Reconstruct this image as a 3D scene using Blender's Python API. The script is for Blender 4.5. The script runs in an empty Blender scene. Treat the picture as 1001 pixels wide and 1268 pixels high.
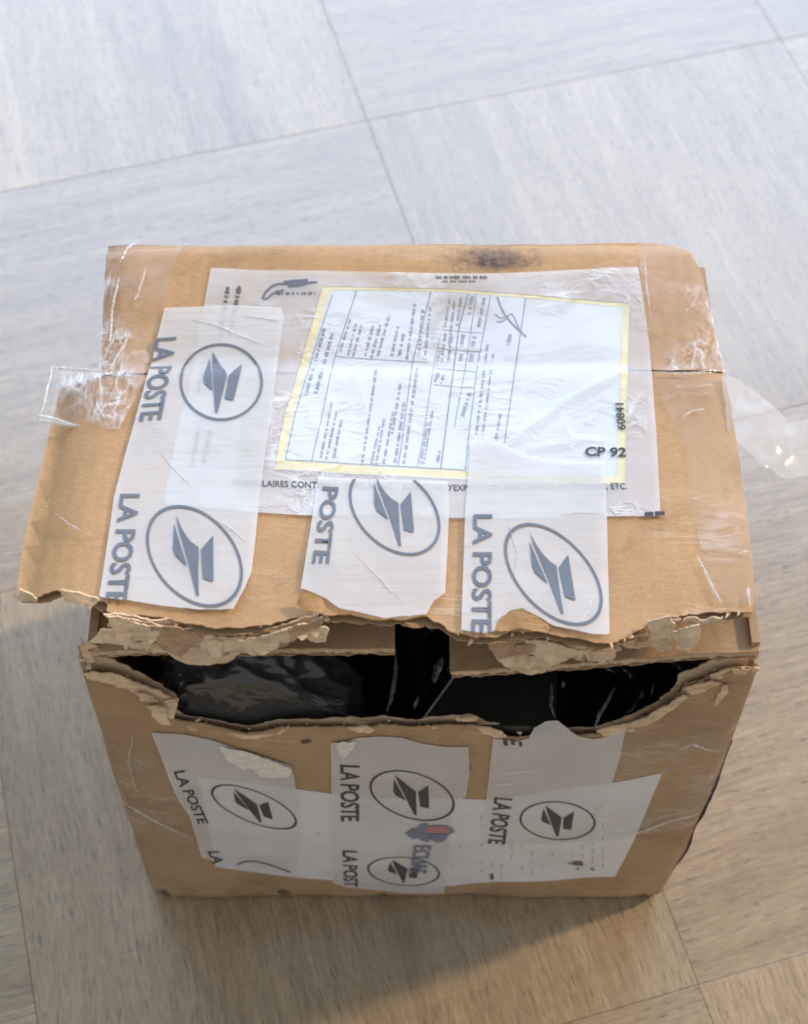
import bpy, bmesh, math, random
from mathutils import Vector, noise
random.seed(7)
scene = bpy.context.scene
COL = scene.collection

# ------------------------------------------------------------------ camera
CAM_H = 0.7487
PITCH = math.radians(57.0)          # below the horizon
F_PX, W_PX, H_PX = 1900.0, 1001.0, 1268.0
cam_d = bpy.data.cameras.new("camera")
cam_d.sensor_fit = 'VERTICAL'
cam_d.sensor_height = 24.0
cam_d.lens = F_PX / H_PX * 24.0
cam_d.clip_start, cam_d.clip_end = 0.01, 100.0
cam_d.dof.use_dof = True
cam_d.dof.focus_distance = 0.57
cam_d.dof.aperture_fstop = 10.0
cam = bpy.data.objects.new("camera", cam_d)
cam.location = (0, 0, CAM_H)
cam.rotation_euler = (math.pi / 2 - PITCH, 0, 0)
COL.objects.link(cam)
scene.camera = cam

# ------------------------------------------------------------------ light
scene.view_settings.view_transform = 'Standard'
scene.view_settings.look = 'None'
scene.view_settings.exposure = 0.0
scene.view_settings.gamma = 1.0
scene.cycles.filter_width = 1.8
world = bpy.data.worlds.new("World")
scene.world = world
world.use_nodes = True
bg = world.node_tree.nodes["Background"]
bg.inputs[0].default_value = (0.94, 0.975, 1.0, 1)
bg.inputs[1].default_value = 0.56


def area_lamp(name, loc, target, sx, sy, power, color, spread=math.pi):
    d = bpy.data.lights.new(name, 'AREA')
    d.shape = 'RECTANGLE'
    d.size, d.size_y, d.energy, d.color = sx, sy, power, color
    d.spread = spread
    o = bpy.data.objects.new(name, d)
    o.location = loc
    o.rotation_euler = (Vector(target) - Vector(loc)).to_track_quat('-Z', 'Y').to_euler()
    COL.objects.link(o)
    return o


# tall window behind the parcel: cool sky light, mirrored in the floor
area_lamp("window_light", (0.30, 2.0, 1.22), (0.30, 0.0, 1.22), 2.9, 2.04, 82, (0.475, 0.665, 1.0))
# low warm sunlight that slants in from the right
SUN_AZ, SUN_EL, SUN_R = math.radians(20.5), math.radians(33), 2.6
tgt = Vector((0.08, 0.20, 0.10))
sun_dir = Vector((math.cos(SUN_EL) * math.cos(SUN_AZ), math.cos(SUN_EL) * math.sin(SUN_AZ), math.sin(SUN_EL)))
area_lamp("sun_patch_light", tgt + sun_dir * SUN_R, tgt, 3.0, 3.0, 27.0, (1.0, 0.78, 0.54), math.radians(6))

# ------------------------------------------------------------------ measuring: photo pixel -> point on a real surface
FW = Vector((0, math.cos(PITCH), -math.sin(PITCH)))
DN = Vector((0, -math.sin(PITCH), -math.cos(PITCH)))
C0 = Vector((0, 0, CAM_H))


def ray(px, py):
    return FW + Vector((1, 0, 0)) * ((px - W_PX / 2) / F_PX) + DN * ((py - H_PX / 2) / F_PX)


BOX_H = 0.2698
FRONT_Y = 0.2547
BACK_Y = 0.4447
SEAM_Y = 0.376


def nz(x, y, z=0.0, s=1.0):
    return noise.noise(Vector((x * s, y * s, z)))


def smooth(a, b, x):
    t = max(0.0, min(1.0, (x - a) / (b - a)))
    return t * t * (3 - 2 * t)


class Top:
    """Upper face of the parcel, both outer flaps. Parameters X, Y."""
    @staticmethod
    def z(x, y):
        z = BOX_H
        z += 0.0018 * (1 - smooth(SEAM_Y - 0.003, SEAM_Y + 0.004, y))
        d = max(0.0, SEAM_Y - y)
        z += 0.0175 * (d / 0.122) ** 1.25 * (1 - 0.10 * smooth(0.02, 0.12, x))
        z += 0.0016 * nz(x, y, 1.3, 14) + 0.0007 * nz(x, y, 7.7, 40)
        z -= 0.0016 * min(2.0, max(0, y - (BACK_Y - 0.005)) / 0.005) ** 2
        z -= 0.0022 * min(2.0, max(0, abs(x - 0.004) - 0.115) / 0.012) ** 2
        return z

    def __call__(self, u, v, off):
        e = 0.0008
        n = Vector((-(self.z(u + e, v) - self.z(u - e, v)) / (2 * e), -(self.z(u, v + e) - self.z(u, v - e)) / (2 * e), 1)).normalized()
        return Vector((u, v, self.z(u, v))) + n * off

    def px(self, x, y):
        d = ray(x, y)
        z = BOX_H
        for _ in range(12):
            p = C0 + d * ((z - CAM_H) / d.z)
            z = self.z(p.x, p.y)
        return (p.x, p.y)


class Front:
    """Front wall of the parcel, bulged and creased. Parameters X, Z."""
    @staticmethod
    def y(x, z):
        y = FRONT_Y
        y -= 0.0035 * math.sin(math.pi * max(0, min(1, z / 0.25))) * math.cos(max(-1.5, min(1.5, x / 0.085)))
        y += 0.0020 * nz(x, z, 3.1, 16) + 0.0009 * nz(x, z, 9.2, 42)
        e = max(0, abs(x - 0.004) - 0.1185) / 0.008
        y += 0.0028 * min(2.0, e * e)
        y += 0.003 * min(1.0, max(0, 0.012 - z) / 0.012) ** 2
        return y

    def __call__(self, u, v, off):
        e = 0.0008
        n = Vector(((self.y(u + e, v) - self.y(u - e, v)) / (2 * e), -1, (self.y(u, v + e) - self.y(u, v - e)) / (2 * e))).normalized()
        return Vector((u, self.y(u, v), v)) + n * off

    def px(self, x, y):
        d = ray(x, y)
        yy = FRONT_Y
        for _ in range(6):
            p = C0 + d * (yy / d.y)
            yy = self.y(p.x, p.z)
        return (p.x, p.z)


class Plane:
    """A flat or gently rippled sheet: origin O, axes U and V, bump(u, v) along the normal."""
    def __init__(self, o, u, v, bump=None):
        self.o, self.u, self.v = Vector(o), Vector(u).normalized(), Vector(v).normalized()
        self.n = self.u.cross(self.v).normalized()
        self.v = self.n.cross(self.u).normalized()
        self.bump = bump or (lambda a, b: 0.0)

    def __call__(self, a, b, off):
        return self.o + self.u * a + self.v * b + self.n * (off + self.bump(a, b))

    def px(self, x, y):
        d = ray(x, y)
        t = (self.o - C0).dot(self.n) / d.dot(self.n)
        q = C0 + d * t - self.o
        return (q.dot(self.u), q.dot(self.v))


TOP, FRONT = Top(), Front()


def pxs(S, pts):
    return [S.px(*p) for p in pts]


# ------------------------------------------------------------------ materials
def new_mat(name):
    m = bpy.data.materials.new(name)
    m.use_nodes = True
    nt = m.node_tree
    nt.nodes.clear()
    return m, nt


class NT:
    def __init__(self, nt):
        self.nt = nt

    def n(self, kind, **inp):
        nd = self.nt.nodes.new(kind)
        for k, v in inp.items():
            if k.startswith('_'):
                setattr(nd, k[1:], v)
        for k, v in inp.items():
            if not k.startswith('_'):
                key = int(k[1:]) if k[0] == 'i' and k[1:].isdigit() else k.replace('_', ' ')
                s = nd.inputs[key]
                if isinstance(v, bpy.types.NodeSocket):
                    self.nt.links.new(v, s)
                else:
                    s.default_value = v
        return nd

    def math(self, op, a, b=0.0, clamp=False):
        return self.n('ShaderNodeMath', _operation=op, _use_clamp=clamp, i0=a, i1=b).outputs[0]

    def mix(self, f, a, b, blend='MIX'):
        nd = self.nt.nodes.new('ShaderNodeMix')
        nd.data_type = 'RGBA'
        nd.blend_type = blend
        for s, v in ((nd.inputs[0], f), (nd.inputs[6], a), (nd.inputs[7], b)):
            if isinstance(v, bpy.types.NodeSocket):
                self.nt.links.new(v, s)
            else:
                s.default_value = v
        return nd.outputs[2]

    def ramp(self, f, stops):
        nd = self.nt.nodes.new('ShaderNodeValToRGB')
        el = nd.color_ramp.elements
        while len(el) < len(stops):
            el.new(0.5)
        for e, (p, c) in zip(el, stops):
            e.position = p
            e.color = c if len(c) == 4 else (*c, 1)
        self.nt.links.new(f, nd.inputs[0])
        return nd.outputs[0]

    def noise(self, vec, scale, detail=3.0, rough=0.55, dist=0.0):
        return self.n('ShaderNodeTexNoise', Vector=vec, Scale=scale, Detail=detail, Roughness=rough, Distortion=dist).outputs['Fac']

    def mapping(self, vec, scale=(1, 1, 1), loc=(0, 0, 0), rot=(0, 0, 0)):
        return self.n('ShaderNodeMapping', Vector=vec, Scale=scale, Location=loc, Rotation=rot).outputs[0]

    def coord(self, which='Object'):
        return self.n('ShaderNodeTexCoord').outputs[which]

    def out(self, sh):
        o = self.nt.nodes.new('ShaderNodeOutputMaterial')
        self.nt.links.new(sh, o.inputs[0])


def c4(c):
    return (*c, 1)


def wood_material():
    m, t = new_mat("pale_oak_tile")
    k = NT(t)
    co = k.coord()
    rnd = k.n('ShaderNodeObjectInfo').outputs['Random']
    shift = k.n('ShaderNodeCombineXYZ', X=k.math('MULTIPLY', rnd, 31.0), Y=k.math('MULTIPLY', rnd, 17.0), Z=k.math('MULTIPLY', rnd, 53.0)).outputs[0]
    p = k.n('ShaderNodeVectorMath', _operation='ADD', i0=co, i1=shift).outputs[0]
    # gentle meander of the grain
    warp = k.noise(k.mapping(p, (7, 16, 1)), 1.0, 2)
    wv = k.n('ShaderNodeCombineXYZ', Y=k.math('MULTIPLY', k.math('SUBTRACT', warp, 0.5), 0.022)).outputs[0]
    pw = k.n('ShaderNodeVectorMath', _operation='ADD', i0=p, i1=wv).outputs[0]
    broad = k.noise(k.mapping(pw, (7, 85, 1)), 1.0, 4, 0.62)
    fine = k.noise(k.mapping(pw, (34, 460, 1)), 1.0, 4, 0.7)
    hair = k.noise(k.mapping(pw, (120, 1000, 1)), 1.0, 2, 0.6)
    cross = k.noise(k.mapping(p, (420, 40, 1)), 1.0, 2, 0.5)
    pores = k.noise(k.mapping(pw, (110, 800, 1), (3, 5, 0)), 1.0, 2, 0.5)
    blot = k.noise(k.mapping(p, (9, 14, 1), (9, 2, 0)), 1.0, 3, 0.6)
    base = k.ramp(broad, [(0.25, (0.300, 0.220, 0.130)), (0.45, (0.350, 0.265, 0.162)), (0.62, (0.395, 0.304, 0.192)), (0.8, (0.435, 0.345, 0.228))])
    gm = k.ramp(k.noise(k.mapping(p, (5, 12, 1), (4, 9, 0)), 1.0, 3), [(0.35, (0.2, 0.2, 0.2)), (0.65, (0.75, 0.75, 0.75))])
    base = k.mix(gm, base, k.ramp(fine, [(0.3, (0.55, 0.55, 0.55)), (0.55, (1, 1, 1)), (0.75, (1.12, 1.12, 1.12))]), 'MULTIPLY')
    base = k.mix(0.45, base, k.ramp(hair, [(0.35, (0.6, 0.6, 0.6)), (0.6, (1.1, 1.1, 1.1))]), 'MULTIPLY')
    base = k.mix(0.16, base, k.ramp(cross, [(0.35, (0.7, 0.7, 0.7)), (0.65, (1.15, 1.15, 1.15))]), 'MULTIPLY')
    base = k.mix(0.30, base, k.ramp(blot, [(0.3, (0.78, 0.76, 0.74)), (0.7, (1.1, 1.1, 1.1))]), 'MULTIPLY')
    # printed strips inside each tile
    sep = k.n('ShaderNodeSeparateXYZ', Vector=co)
    strip = k.math('FLOOR', k.math('DIVIDE', k.math('ADD', sep.outputs[1], 0.1555), 0.0778))
    wn = k.n('ShaderNodeTexWhiteNoise', _noise_dimensions='2D', Vector=k.n('ShaderNodeCombineXYZ', X=strip, Y=k.math('MULTIPLY', rnd, 91.0)).outputs[0]).outputs[0]
    base = k.mix(1.0, base, k.ramp(wn, [(0.0, (0.88, 0.88, 0.88)), (1.0, (1.07, 1.06, 1.05))]), 'MULTIPLY')
    base = k.mix(1.0, base, k.ramp(rnd, [(0.0, (0.91, 0.92, 0.93)), (1.0, (1.07, 1.05, 1.02))]), 'MULTIPLY')
    pm = k.ramp(pores, [(0.30, (1, 1, 1)), (0.40, (0, 0, 0))])
    base = k.mix(k.math('MULTIPLY', pm, 0.62), base, (0.10, 0.072, 0.05, 1))
    h = k.math('ADD', k.math('MULTIPLY', fine, 0.6), k.math('ADD', k.math('MULTIPLY', hair, 0.25), k.math('MULTIPLY', broad, 0.4)))
    h = k.math('SUBTRACT', h, k.math('MULTIPLY', pm, 0.35))
    bump = k.n('ShaderNodeBump', Strength=0.22, Distance=0.0006, Height=h).outputs[0]
    rough = k.math('ADD', 0.20, k.math('MULTIPLY', fine, 0.12))
    b = k.n('ShaderNodeBsdfPrincipled', Base_Color=base, Roughness=rough, Normal=bump, IOR=1.5)
    b.inputs['Specular IOR Level'].default_value = 1.0
    b.inputs['Coat Weight'].default_value = 0.5
    b.inputs['Coat Roughness'].default_value = 0.22
    k.out(b.outputs[0])
    return m


def card_material(name, col, dark=1.0, fuzzy=0.0, rough=0.62, stain=False, flutes=None, scuffs=False):
    m, t = new_mat(name)
    k = NT(t)
    co = k.coord()
    a = k.noise(co, 18, 4, 0.6)
    f = k.noise(k.mapping(co, (1, 3, 2)), 260, 4, 0.7)
    sp = k.noise(co, 900, 2, 0.6)
    base = k.mix(1.0, c4(col), k.ramp(a, [(0.3, (0.86, 0.85, 0.83)), (0.7, (1.08, 1.08, 1.08))]), 'MULTIPLY')
    base = k.mix(0.5, base, k.ramp(f, [(0.3, (0.82, 0.81, 0.8)), (0.7, (1.12, 1.12, 1.12))]), 'MULTIPLY')
    base = k.mix(0.35, base, k.ramp(sp, [(0.3, (0.7, 0.68, 0.66)), (0.6, (1.08, 1.08, 1.08))]), 'MULTIPLY')
    h = k.math('ADD', f, k.math('MULTIPLY', a, 0.6))
    if fuzzy:
        lay = k.noise(k.mapping(co, (1, 1, 2)), 130, 5, 0.7)
        base = k.mix(0.85, base, k.ramp(lay, [(0.36, (0.72, 0.68, 0.63)), (0.48, (0.95, 0.94, 0.92)), (0.62, (1.1, 1.1, 1.1))]), 'MULTIPLY')
        h = k.math('ADD', h, k.math('MULTIPLY', lay, 0.5))
    if stain:
        # soot smear by the back edge and some scuffs
        smear_v = k.mapping(co, (1, 1, 1), (-0.036, -0.4375, 0))
        sx = k.n('ShaderNodeSeparateXYZ', Vector=smear_v)
        d = k.math('SQRT', k.math('ADD', k.math('POWER', k.math('MULTIPLY', sx.outputs[0], 70), 2.0), k.math('POWER', k.math('MULTIPLY', sx.outputs[1], 150), 2.0)))
        nn = k.noise(co, 190, 4, 0.7)
        msk = k.math('SUBTRACT', k.math('MULTIPLY', nn, 1.9), k.math('MULTIPLY', d, 0.62), True)
        base = k.mix(msk, base, (0.035, 0.026, 0.02, 1))
        scuff = k.ramp(k.noise(k.mapping(co, (1, 1, 1), (4, 1, 2)), 55, 5, 0.75), [(0.66, (0, 0, 0)), (0.8, (1, 1, 1))])
        base = k.mix(k.math('MULTIPLY', scuff, 0.5), base, (0.17, 0.10, 0.055, 1))
    if scuffs or stain:
        wear = k.ramp(k.noise(k.mapping(co, (1, 1, 1), (2, 6, 4)), 26, 5, 0.72), [(0.30, (0.74, 0.72, 0.70)), (0.47, (1, 1, 1)), (0.62, (1, 1, 1)), (0.76, (1.14, 1.13, 1.12))])
        base = k.mix(1.0, base, wear, 'MULTIPLY')
        line = k.noise(k.mapping(co, (14, 70, 70), (8, 3, 1)), 1.0, 4, 0.6, 0.6)
        cr = k.math('SUBTRACT', 1.0, k.math('ABSOLUTE', k.math('MULTIPLY', k.math('SUBTRACT', line, 0.5), 26.0)), True)
        crm = k.ramp(k.noise(k.mapping(co, (30, 30, 30), (3, 3, 9)), 1.0, 2), [(0.55, (0, 0, 0)), (0.68, (1, 1, 1))])
        cr = k.math('MULTIPLY', cr, crm)
        base = k.mix(k.math('MULTIPLY', cr, 0.4), base, (0.60, 0.46, 0.33, 1))
        h = k.math('ADD', h, k.math('MULTIPLY', cr, 1.2))
    if flutes is not None:
        sx = k.n('ShaderNodeSeparateXYZ', Vector=co)
        w = k.math('SINE', k.math('MULTIPLY', sx.outputs[flutes], 6.2832 / 0.0062))
        h = k.math('ADD', h, k.math('MULTIPLY', w, 0.22))
    bump = k.n('ShaderNodeBump', Strength=0.25 + fuzzy, Distance=0.0006, Height=h).outputs[0]
    b = k.n('ShaderNodeBsdfPrincipled', Base_Color=base, Roughness=rough, Normal=bump)
    b.inputs['Specular IOR Level'].default_value = 0.35
    k.out(b.outputs[0])
    return m


def film_material(name, haze_lo, haze_hi, tint=(0.86, 0.87, 0.88), rough=0.12, bump=0.5, wr=(60, 25, 40), gloss=1.0, scale=1.0):
    """clear or milky plastic film: part see-through, part scattering, glossy and wrinkled"""
    m, t = new_mat(name)
    k = NT(t)
    co = k.coord()
    w1 = k.noise(k.mapping(co, wr), 1.0 * scale, 3, 0.5, 0.5)
    w2 = k.noise(k.mapping(co, tuple(3 * q for q in wr), (2, 7, 1)), 1.0 * scale, 3, 0.6, 0.8)
    ridge = k.math('SUBTRACT', 1.0, k.math('ABSOLUTE', k.math('MULTIPLY', k.math('SUBTRACT', w1, 0.5), 15.0)), True)
    ridge2 = k.math('SUBTRACT', 1.0, k.math('ABSOLUTE', k.math('MULTIPLY', k.math('SUBTRACT', w2, 0.5), 11.0)), True)
    brk = k.ramp(k.noise(k.mapping(co, (38, 30, 38), (1, 8, 3)), 1.0, 2), [(0.46, (0, 0, 0)), (0.62, (1, 1, 1))])
    ridge = k.math('MULTIPLY', k.math('MAXIMUM', ridge, k.math('MULTIPLY', ridge2, 0.7)), brk)
    h = k.math('ADD', k.math('MULTIPLY', ridge, 0.8), k.math('MULTIPLY', w1, 1.2))
    bn = k.n('ShaderNodeBump', Strength=bump, Distance=0.0016, Height=h).outputs[0]
    msk = k.math('ADD', haze_lo, k.math('MULTIPLY', k.math('POWER', ridge, 1.5), haze_hi - haze_lo), True)
    cloud = k.noise(k.mapping(co, (20, 20, 20), (5, 5, 5)), 1.0, 3)
    msk = k.math('MULTIPLY', msk, k.math('ADD', 0.55, k.math('MULTIPLY', cloud, 0.9)), True)
    tr = k.n('ShaderNodeBsdfTransparent', Color=(0.97, 0.97, 0.97, 1)).outputs[0]
    df = k.n('ShaderNodeBsdfDiffuse', Color=c4(tint), Normal=bn).outputs[0]
    s1 = k.n('ShaderNodeMixShader', i0=msk, i1=tr, i2=df).outputs[0]
    lw = k.n('ShaderNodeLayerWeight', Blend=0.5, Normal=bn).outputs['Facing']
    fr = k.math('ADD', 0.035 * gloss, k.math('MULTIPLY', k.math('POWER', lw, 4.0), 0.6 * gloss), True)
    gl = k.n('ShaderNodeBsdfGlossy', Color=(1, 1, 1, 1), Roughness=rough, Normal=bn).outputs[0]
    s2 = k.n('ShaderNodeMixShader', i0=fr, i1=s1, i2=gl).outputs[0]
    k.out(s2)
    return m


def tape_material(name, see=0.2, col=(0.70, 0.69, 0.67)):
    """white plastic parcel tape that lets a little of what is under it through"""
    m, t = new_mat(name)
    k = NT(t)
    co = k.coord()
    w1 = k.noise(k.mapping(co, (28, 28, 28)), 1.0, 3, 0.5, 0.2)
    w2 = k.noise(k.mapping(co, (25, 260, 160), (3, 1, 4)), 1.0, 3, 0.6)
    ridge = k.math('SUBTRACT', 1.0, k.math('ABSOLUTE', k.math('MULTIPLY', k.math('SUBTRACT', w1, 0.5), 9.0)), True)
    h = k.math('ADD', k.math('MULTIPLY', ridge, 0.25), k.math('MULTIPLY', w2, 0.45))
    bn = k.n('ShaderNodeBump', Strength=0.6, Distance=0.0009, Height=h).outputs[0]
    base = k.mix(1.0, c4(col), k.ramp(w1, [(0.3, (0.92, 0.92, 0.93)), (0.7, (1.05, 1.05, 1.05))]), 'MULTIPLY')
    b = k.n('ShaderNodeBsdfPrincipled', Base_Color=base, Roughness=0.33, Normal=bn)
    b.inputs['Alpha'].default_value = 1.0 - see
    k.out(b.outputs[0])
    return m


def plain_material(name, col, rough=0.5, spec=0.4, bump=0.0, scale=120, var=0.1):
    m, t = new_mat(name)
    k = NT(t)
    co = k.coord()
    a = k.noise(co, scale, 3)
    lo, hi = 1 - var, 1 + var
    base = k.mix(1.0, c4(col), k.ramp(a, [(0.3, (lo, lo, lo)), (0.7, (hi, hi, hi))]), 'MULTIPLY')
    b = k.n('ShaderNodeBsdfPrincipled', Base_Color=base, Roughness=rough)
    if bump:
        k.nt.links.new(k.n('ShaderNodeBump', Strength=bump, Distance=0.001, Height=a).outputs[0], b.inputs['Normal'])
    b.inputs['Specular IOR Level'].default_value = spec
    k.out(b.outputs[0])
    return m


def paper_material():
    m, t = new_mat("form_paper")
    k = NT(t)
    co = k.coord()
    a = k.noise(co, 30, 3)
    base = k.mix(1.0, (0.60, 0.63, 0.66, 1), k.ramp(a, [(0.3, (0.96, 0.96, 0.97)), (0.7, (1.02, 1.02, 1.02))]), 'MULTIPLY')
    for cx, cy, sx, sy, amt in ((0.022, 0.4115, 70, 120, 0.85), (0.012, 0.398, 190, 60, 0.55), (0.034, 0.408, 120, 120, 0.4)):
        q = k.n('ShaderNodeSeparateXYZ', Vector=k.mapping(co, (1, 1, 1), (-cx, -cy, 0)))
        d = k.math('SQRT', k.math('ADD', k.math('POWER', k.math('MULTIPLY', q.outputs[0], sx), 2.0), k.math('POWER', k.math('MULTIPLY', q.outputs[1], sy), 2.0)))
        msk = k.math('MULTIPLY', k.math('SUBTRACT', k.math('MULTIPLY', k.noise(co, 160, 4, 0.7), 2.2), d, True), amt)
        base = k.mix(msk, base, (0.36, 0.29, 0.22, 1))
    b = k.n('ShaderNodeBsdfPrincipled', Base_Color=base, Roughness=0.6)
    k.out(b.outputs[0])
    return m


M_WOOD = wood_material()
M_CARD = card_material("kraft_cardboard", (0.465, 0.278, 0.125), stain=True, flutes=0)
M_CARD_FRONT = card_material("kraft_cardboard_wall", (0.43, 0.288, 0.166), scuffs=True, flutes=0)
M_INNER = card_material("kraft_inner_liner", (0.40, 0.26, 0.15), rough=0.75)
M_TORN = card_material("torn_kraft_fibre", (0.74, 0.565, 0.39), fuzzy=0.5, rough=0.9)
M_TORN_DARK = card_material("torn_kraft_shaded_ply", (0.44, 0.30, 0.185), fuzzy=0.5, rough=0.9)  # darker copy: dark cracks between torn plies put into the colour as shade
M_FLUTE = card_material("corrugated_medium", (0.60, 0.45, 0.30), fuzzy=0.3, rough=0.9)
M_TAPE = tape_material("white_postal_tape", 0.40, (0.70, 0.69, 0.67))
M_TAPE_THIN = tape_material("thin_postal_tape", 0.36, (0.80, 0.79, 0.78))
M_LABEL = tape_material("white_label_paper", 0.0, (0.72, 0.72, 0.72))
M_CLEAR = film_material("clear_tape", 0.02, 0.60, wr=(110, 45, 70), bump=0.4, rough=0.14, gloss=0.32)
M_CLEAR_FLAT = film_material("clear_tape_smooth", 0.012, 0.20, wr=(25, 60, 60), bump=0.25, rough=0.14, gloss=0.25)
M_CLEAR_LOOSE = film_material("clear_tape_loose", 0.34, 0.6, tint=(0.62, 0.61, 0.60), wr=(12, 16, 12), bump=0.3, rough=0.13, gloss=0.45)
M_POUCH = film_material("pouch_film", 0.44, 0.8, tint=(0.74, 0.755, 0.77), wr=(30, 36, 20), bump=0.45, rough=0.18, gloss=0.9)
M_POUCH_CLEAR = film_material("pouch_window_film", 0.10, 0.28, tint=(0.86, 0.88, 0.9), wr=(18, 34, 20), bump=0.45, rough=0.16)
M_CREASE = film_material("tape_crease", 0.22, 0.7, tint=(0.85, 0.84, 0.82), wr=(200, 200, 200), bump=0.5, rough=0.1, gloss=2.0)  # raised creases, their glints partly put into a white haze
M_INK = plain_material("grey_print", (0.115, 0.125, 0.145), 0.45)
M_INK_F = plain_material("dark_print", (0.055, 0.055, 0.06), 0.45)
M_BLACKINK = plain_material("black_print", (0.03, 0.03, 0.035), 0.5)
M_FORMINK = plain_material("form_print", (0.17, 0.18, 0.21), 0.6)
M_FORMLINE = plain_material("form_rule", (0.20, 0.21, 0.23), 0.6)
M_YELLOW = plain_material("yellow_border", (0.70, 0.62, 0.30), 0.55)
M_PAPER = paper_material()
M_BLUEINK = plain_material("blue_print", (0.20, 0.22, 0.30), 0.5)
M_REDINK = plain_material("red_print", (0.44, 0.22, 0.24), 0.5)
M_GLUE = plain_material("torn_paper_fuzz", (0.74, 0.70, 0.62), 0.9, 0.2, 0.5, 300)
M_GAP_SHADE = plain_material("painted_gap_shade", (0.045, 0.032, 0.022), 0.9)
M_BLACK = None
M_GREY = None


def plastic_material(name, col, rough, alpha=1.0, scale=60):
    m, t = new_mat(name)
    k = NT(t)
    co = k.coord()
    w1 = k.noise(k.mapping(co, (1, 1, 1)), scale, 4, 0.6, 1.0)
    ridge = k.math('SUBTRACT', 1.0, k.math('ABSOLUTE', k.math('MULTIPLY', k.math('SUBTRACT', w1, 0.5), 7.0)), True)
    bn = k.n('ShaderNodeBump', Strength=0.5, Distance=0.002, Height=ridge).outputs[0]
    b = k.n('ShaderNodeBsdfPrincipled', Base_Color=c4(col), Roughness=rough, Normal=bn)
    b.inputs['Alpha'].default_value = alpha
    b.inputs['Specular IOR Level'].default_value = 0.7
    k.out(b.outputs[0])
    return m


M_BLACK = plastic_material("black_polythene", (0.006, 0.006, 0.007), 0.22, 1.0, 16)
M_GREY = plastic_material("smoky_polythene", (0.085, 0.084, 0.082), 0.10, 0.75, 14)
M_CASE = plain_material("dark_case_shell", (0.012, 0.016, 0.015), 0.35, 0.5)
M_EDGE_GLINT = plain_material("case_edge_glint", (0.30, 0.30, 0.31), 0.35, 0.5)  # grey strip paints the light reflected along the case edge


# ------------------------------------------------------------------ building helpers
def link(name, bm_or_mesh, mat, parent=None, smooth_shade=True):
    if isinstance(bm_or_mesh, bmesh.types.BMesh):
        me = bpy.data.meshes.new(name)
        bm_or_mesh.to_mesh(me)
        bm_or_mesh.free()
    else:
        me = bm_or_mesh
    if mat is not None and not me.materials:
        me.materials.append(mat)
    o = bpy.data.objects.new(name, me)
    COL.objects.link(o)
    if parent is not None:
        o.parent = parent
        o.matrix_parent_inverse = parent.matrix_basis.inverted()
    return o


def thing(name, label, cat, loc, group=None):
    o = bpy.data.objects.new(name, None)
    o.empty_display_size = 0.02
    o.location = loc
    COL.objects.link(o)
    o["label"], o["category"] = label, cat
    if group:
        o["group"] = group
    bpy.context.view_layer.update()
    return o


def area2(p):
    return sum(p[i][0] * p[(i + 1) % len(p)][1] - p[(i + 1) % len(p)][0] * p[i][1] for i in range(len(p)))


def jag(pts, amp=0.0012, step=0.0012, seed=0.0, freq=220):
    """rough torn version of an open polyline in surface parameters"""
    out = []
    s = 0.0
    for (a, b) in zip(pts[:-1], pts[1:]):
        L = math.hypot(b[0] - a[0], b[1] - a[1])
        n = max(1, int(L / step))
        if L < 1e-9:
            continue
        nx, ny = -(b[1] - a[1]) / L, (b[0] - a[0]) / L
        for i in range(n):
            t = i / n
            q = s + t * L
            w = nz(q, seed, 0.3, freq) * 0.9 + nz(q, seed, 4.3, freq * 2.7) * 0.55 + nz(q, seed, 2.3, freq * 0.3) * 0.6
            out.append((a[0] + (b[0] - a[0]) * t + nx * w * amp, a[1] + (b[1] - a[1]) * t + ny * w * amp))
        s += L
    out.append(pts[-1])
    return out


def flat_bm(polys):
    bm = bmesh.new()
    for p in polys:
        if area2(p) < 0:
            p = p[::-1]
        vs = [bm.verts.new((x, y, 0)) for x, y in p]
        try:
            bm.faces.new(vs)
        except ValueError:
            pass
    return bm


def grid_cut(bm, cell):
    bmesh.ops.triangulate(bm, faces=bm.faces[:], ngon_method='EAR_CLIP')
    if not cell:
        return
    xs = [v.co.x for v in bm.verts]
    ys = [v.co.y for v in bm.verts]
    for ax, lo, hi in ((0, min(xs), max(xs)), (1, min(ys), max(ys))):
        q = math.floor(lo / cell) * cell + cell
        no = (1, 0, 0) if ax == 0 else (0, 1, 0)
        while q < hi:
            bmesh.ops.bisect_plane(bm, geom=bm.verts[:] + bm.edges[:] + bm.faces[:], dist=1e-7,
                                   plane_co=(q, 0, 0) if ax == 0 else (0, q, 0), plane_no=no)
            q += cell


def wrap(bm, S, off, thick, extra=None):
    """map a flat triangulated bm onto S and give it thickness -> new bmesh"""
    bm.verts.index_update()
    out = bmesh.new()
    P = [(v.co.x, v.co.y) for v in bm.verts]
    ex = extra or (lambda u, v: 0.0)
    top = [out.verts.new(S(u, v, off + ex(u, v))) for u, v in P]
    for f in bm.faces:
        ids = [v.index for v in f.verts]
        if f.normal.z < 0:
            ids = ids[::-1]
        g = out.faces.new([top[i] for i in ids])
        g.smooth = True
    if thick:
        bot = [out.verts.new(S(u, v, off - thick + ex(u, v))) for u, v in P]
        for f in bm.faces:
            ids = [v.index for v in f.verts]
            if f.normal.z > 0:
                ids = ids[::-1]
            g = out.faces.new([bot[i] for i in ids])
            g.smooth = True
        for e in bm.edges:
            if len(e.link_faces) == 1:
                a, b = e.verts[0].index, e.verts[1].index
                f = e.link_faces[0]
                ids = [v.index for v in f.verts]
                if ids[(ids.index(a) + 1) % len(ids)] != b:
                    a, b = b, a
                if f.normal.z < 0:
                    a, b = b, a
                q = [out.verts.new(top[a].co), out.verts.new(bot[a].co), out.verts.new(bot[b].co), out.verts.new(top[b].co)]
                out.faces.new(q)
    bm.free()
    return out


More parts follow.
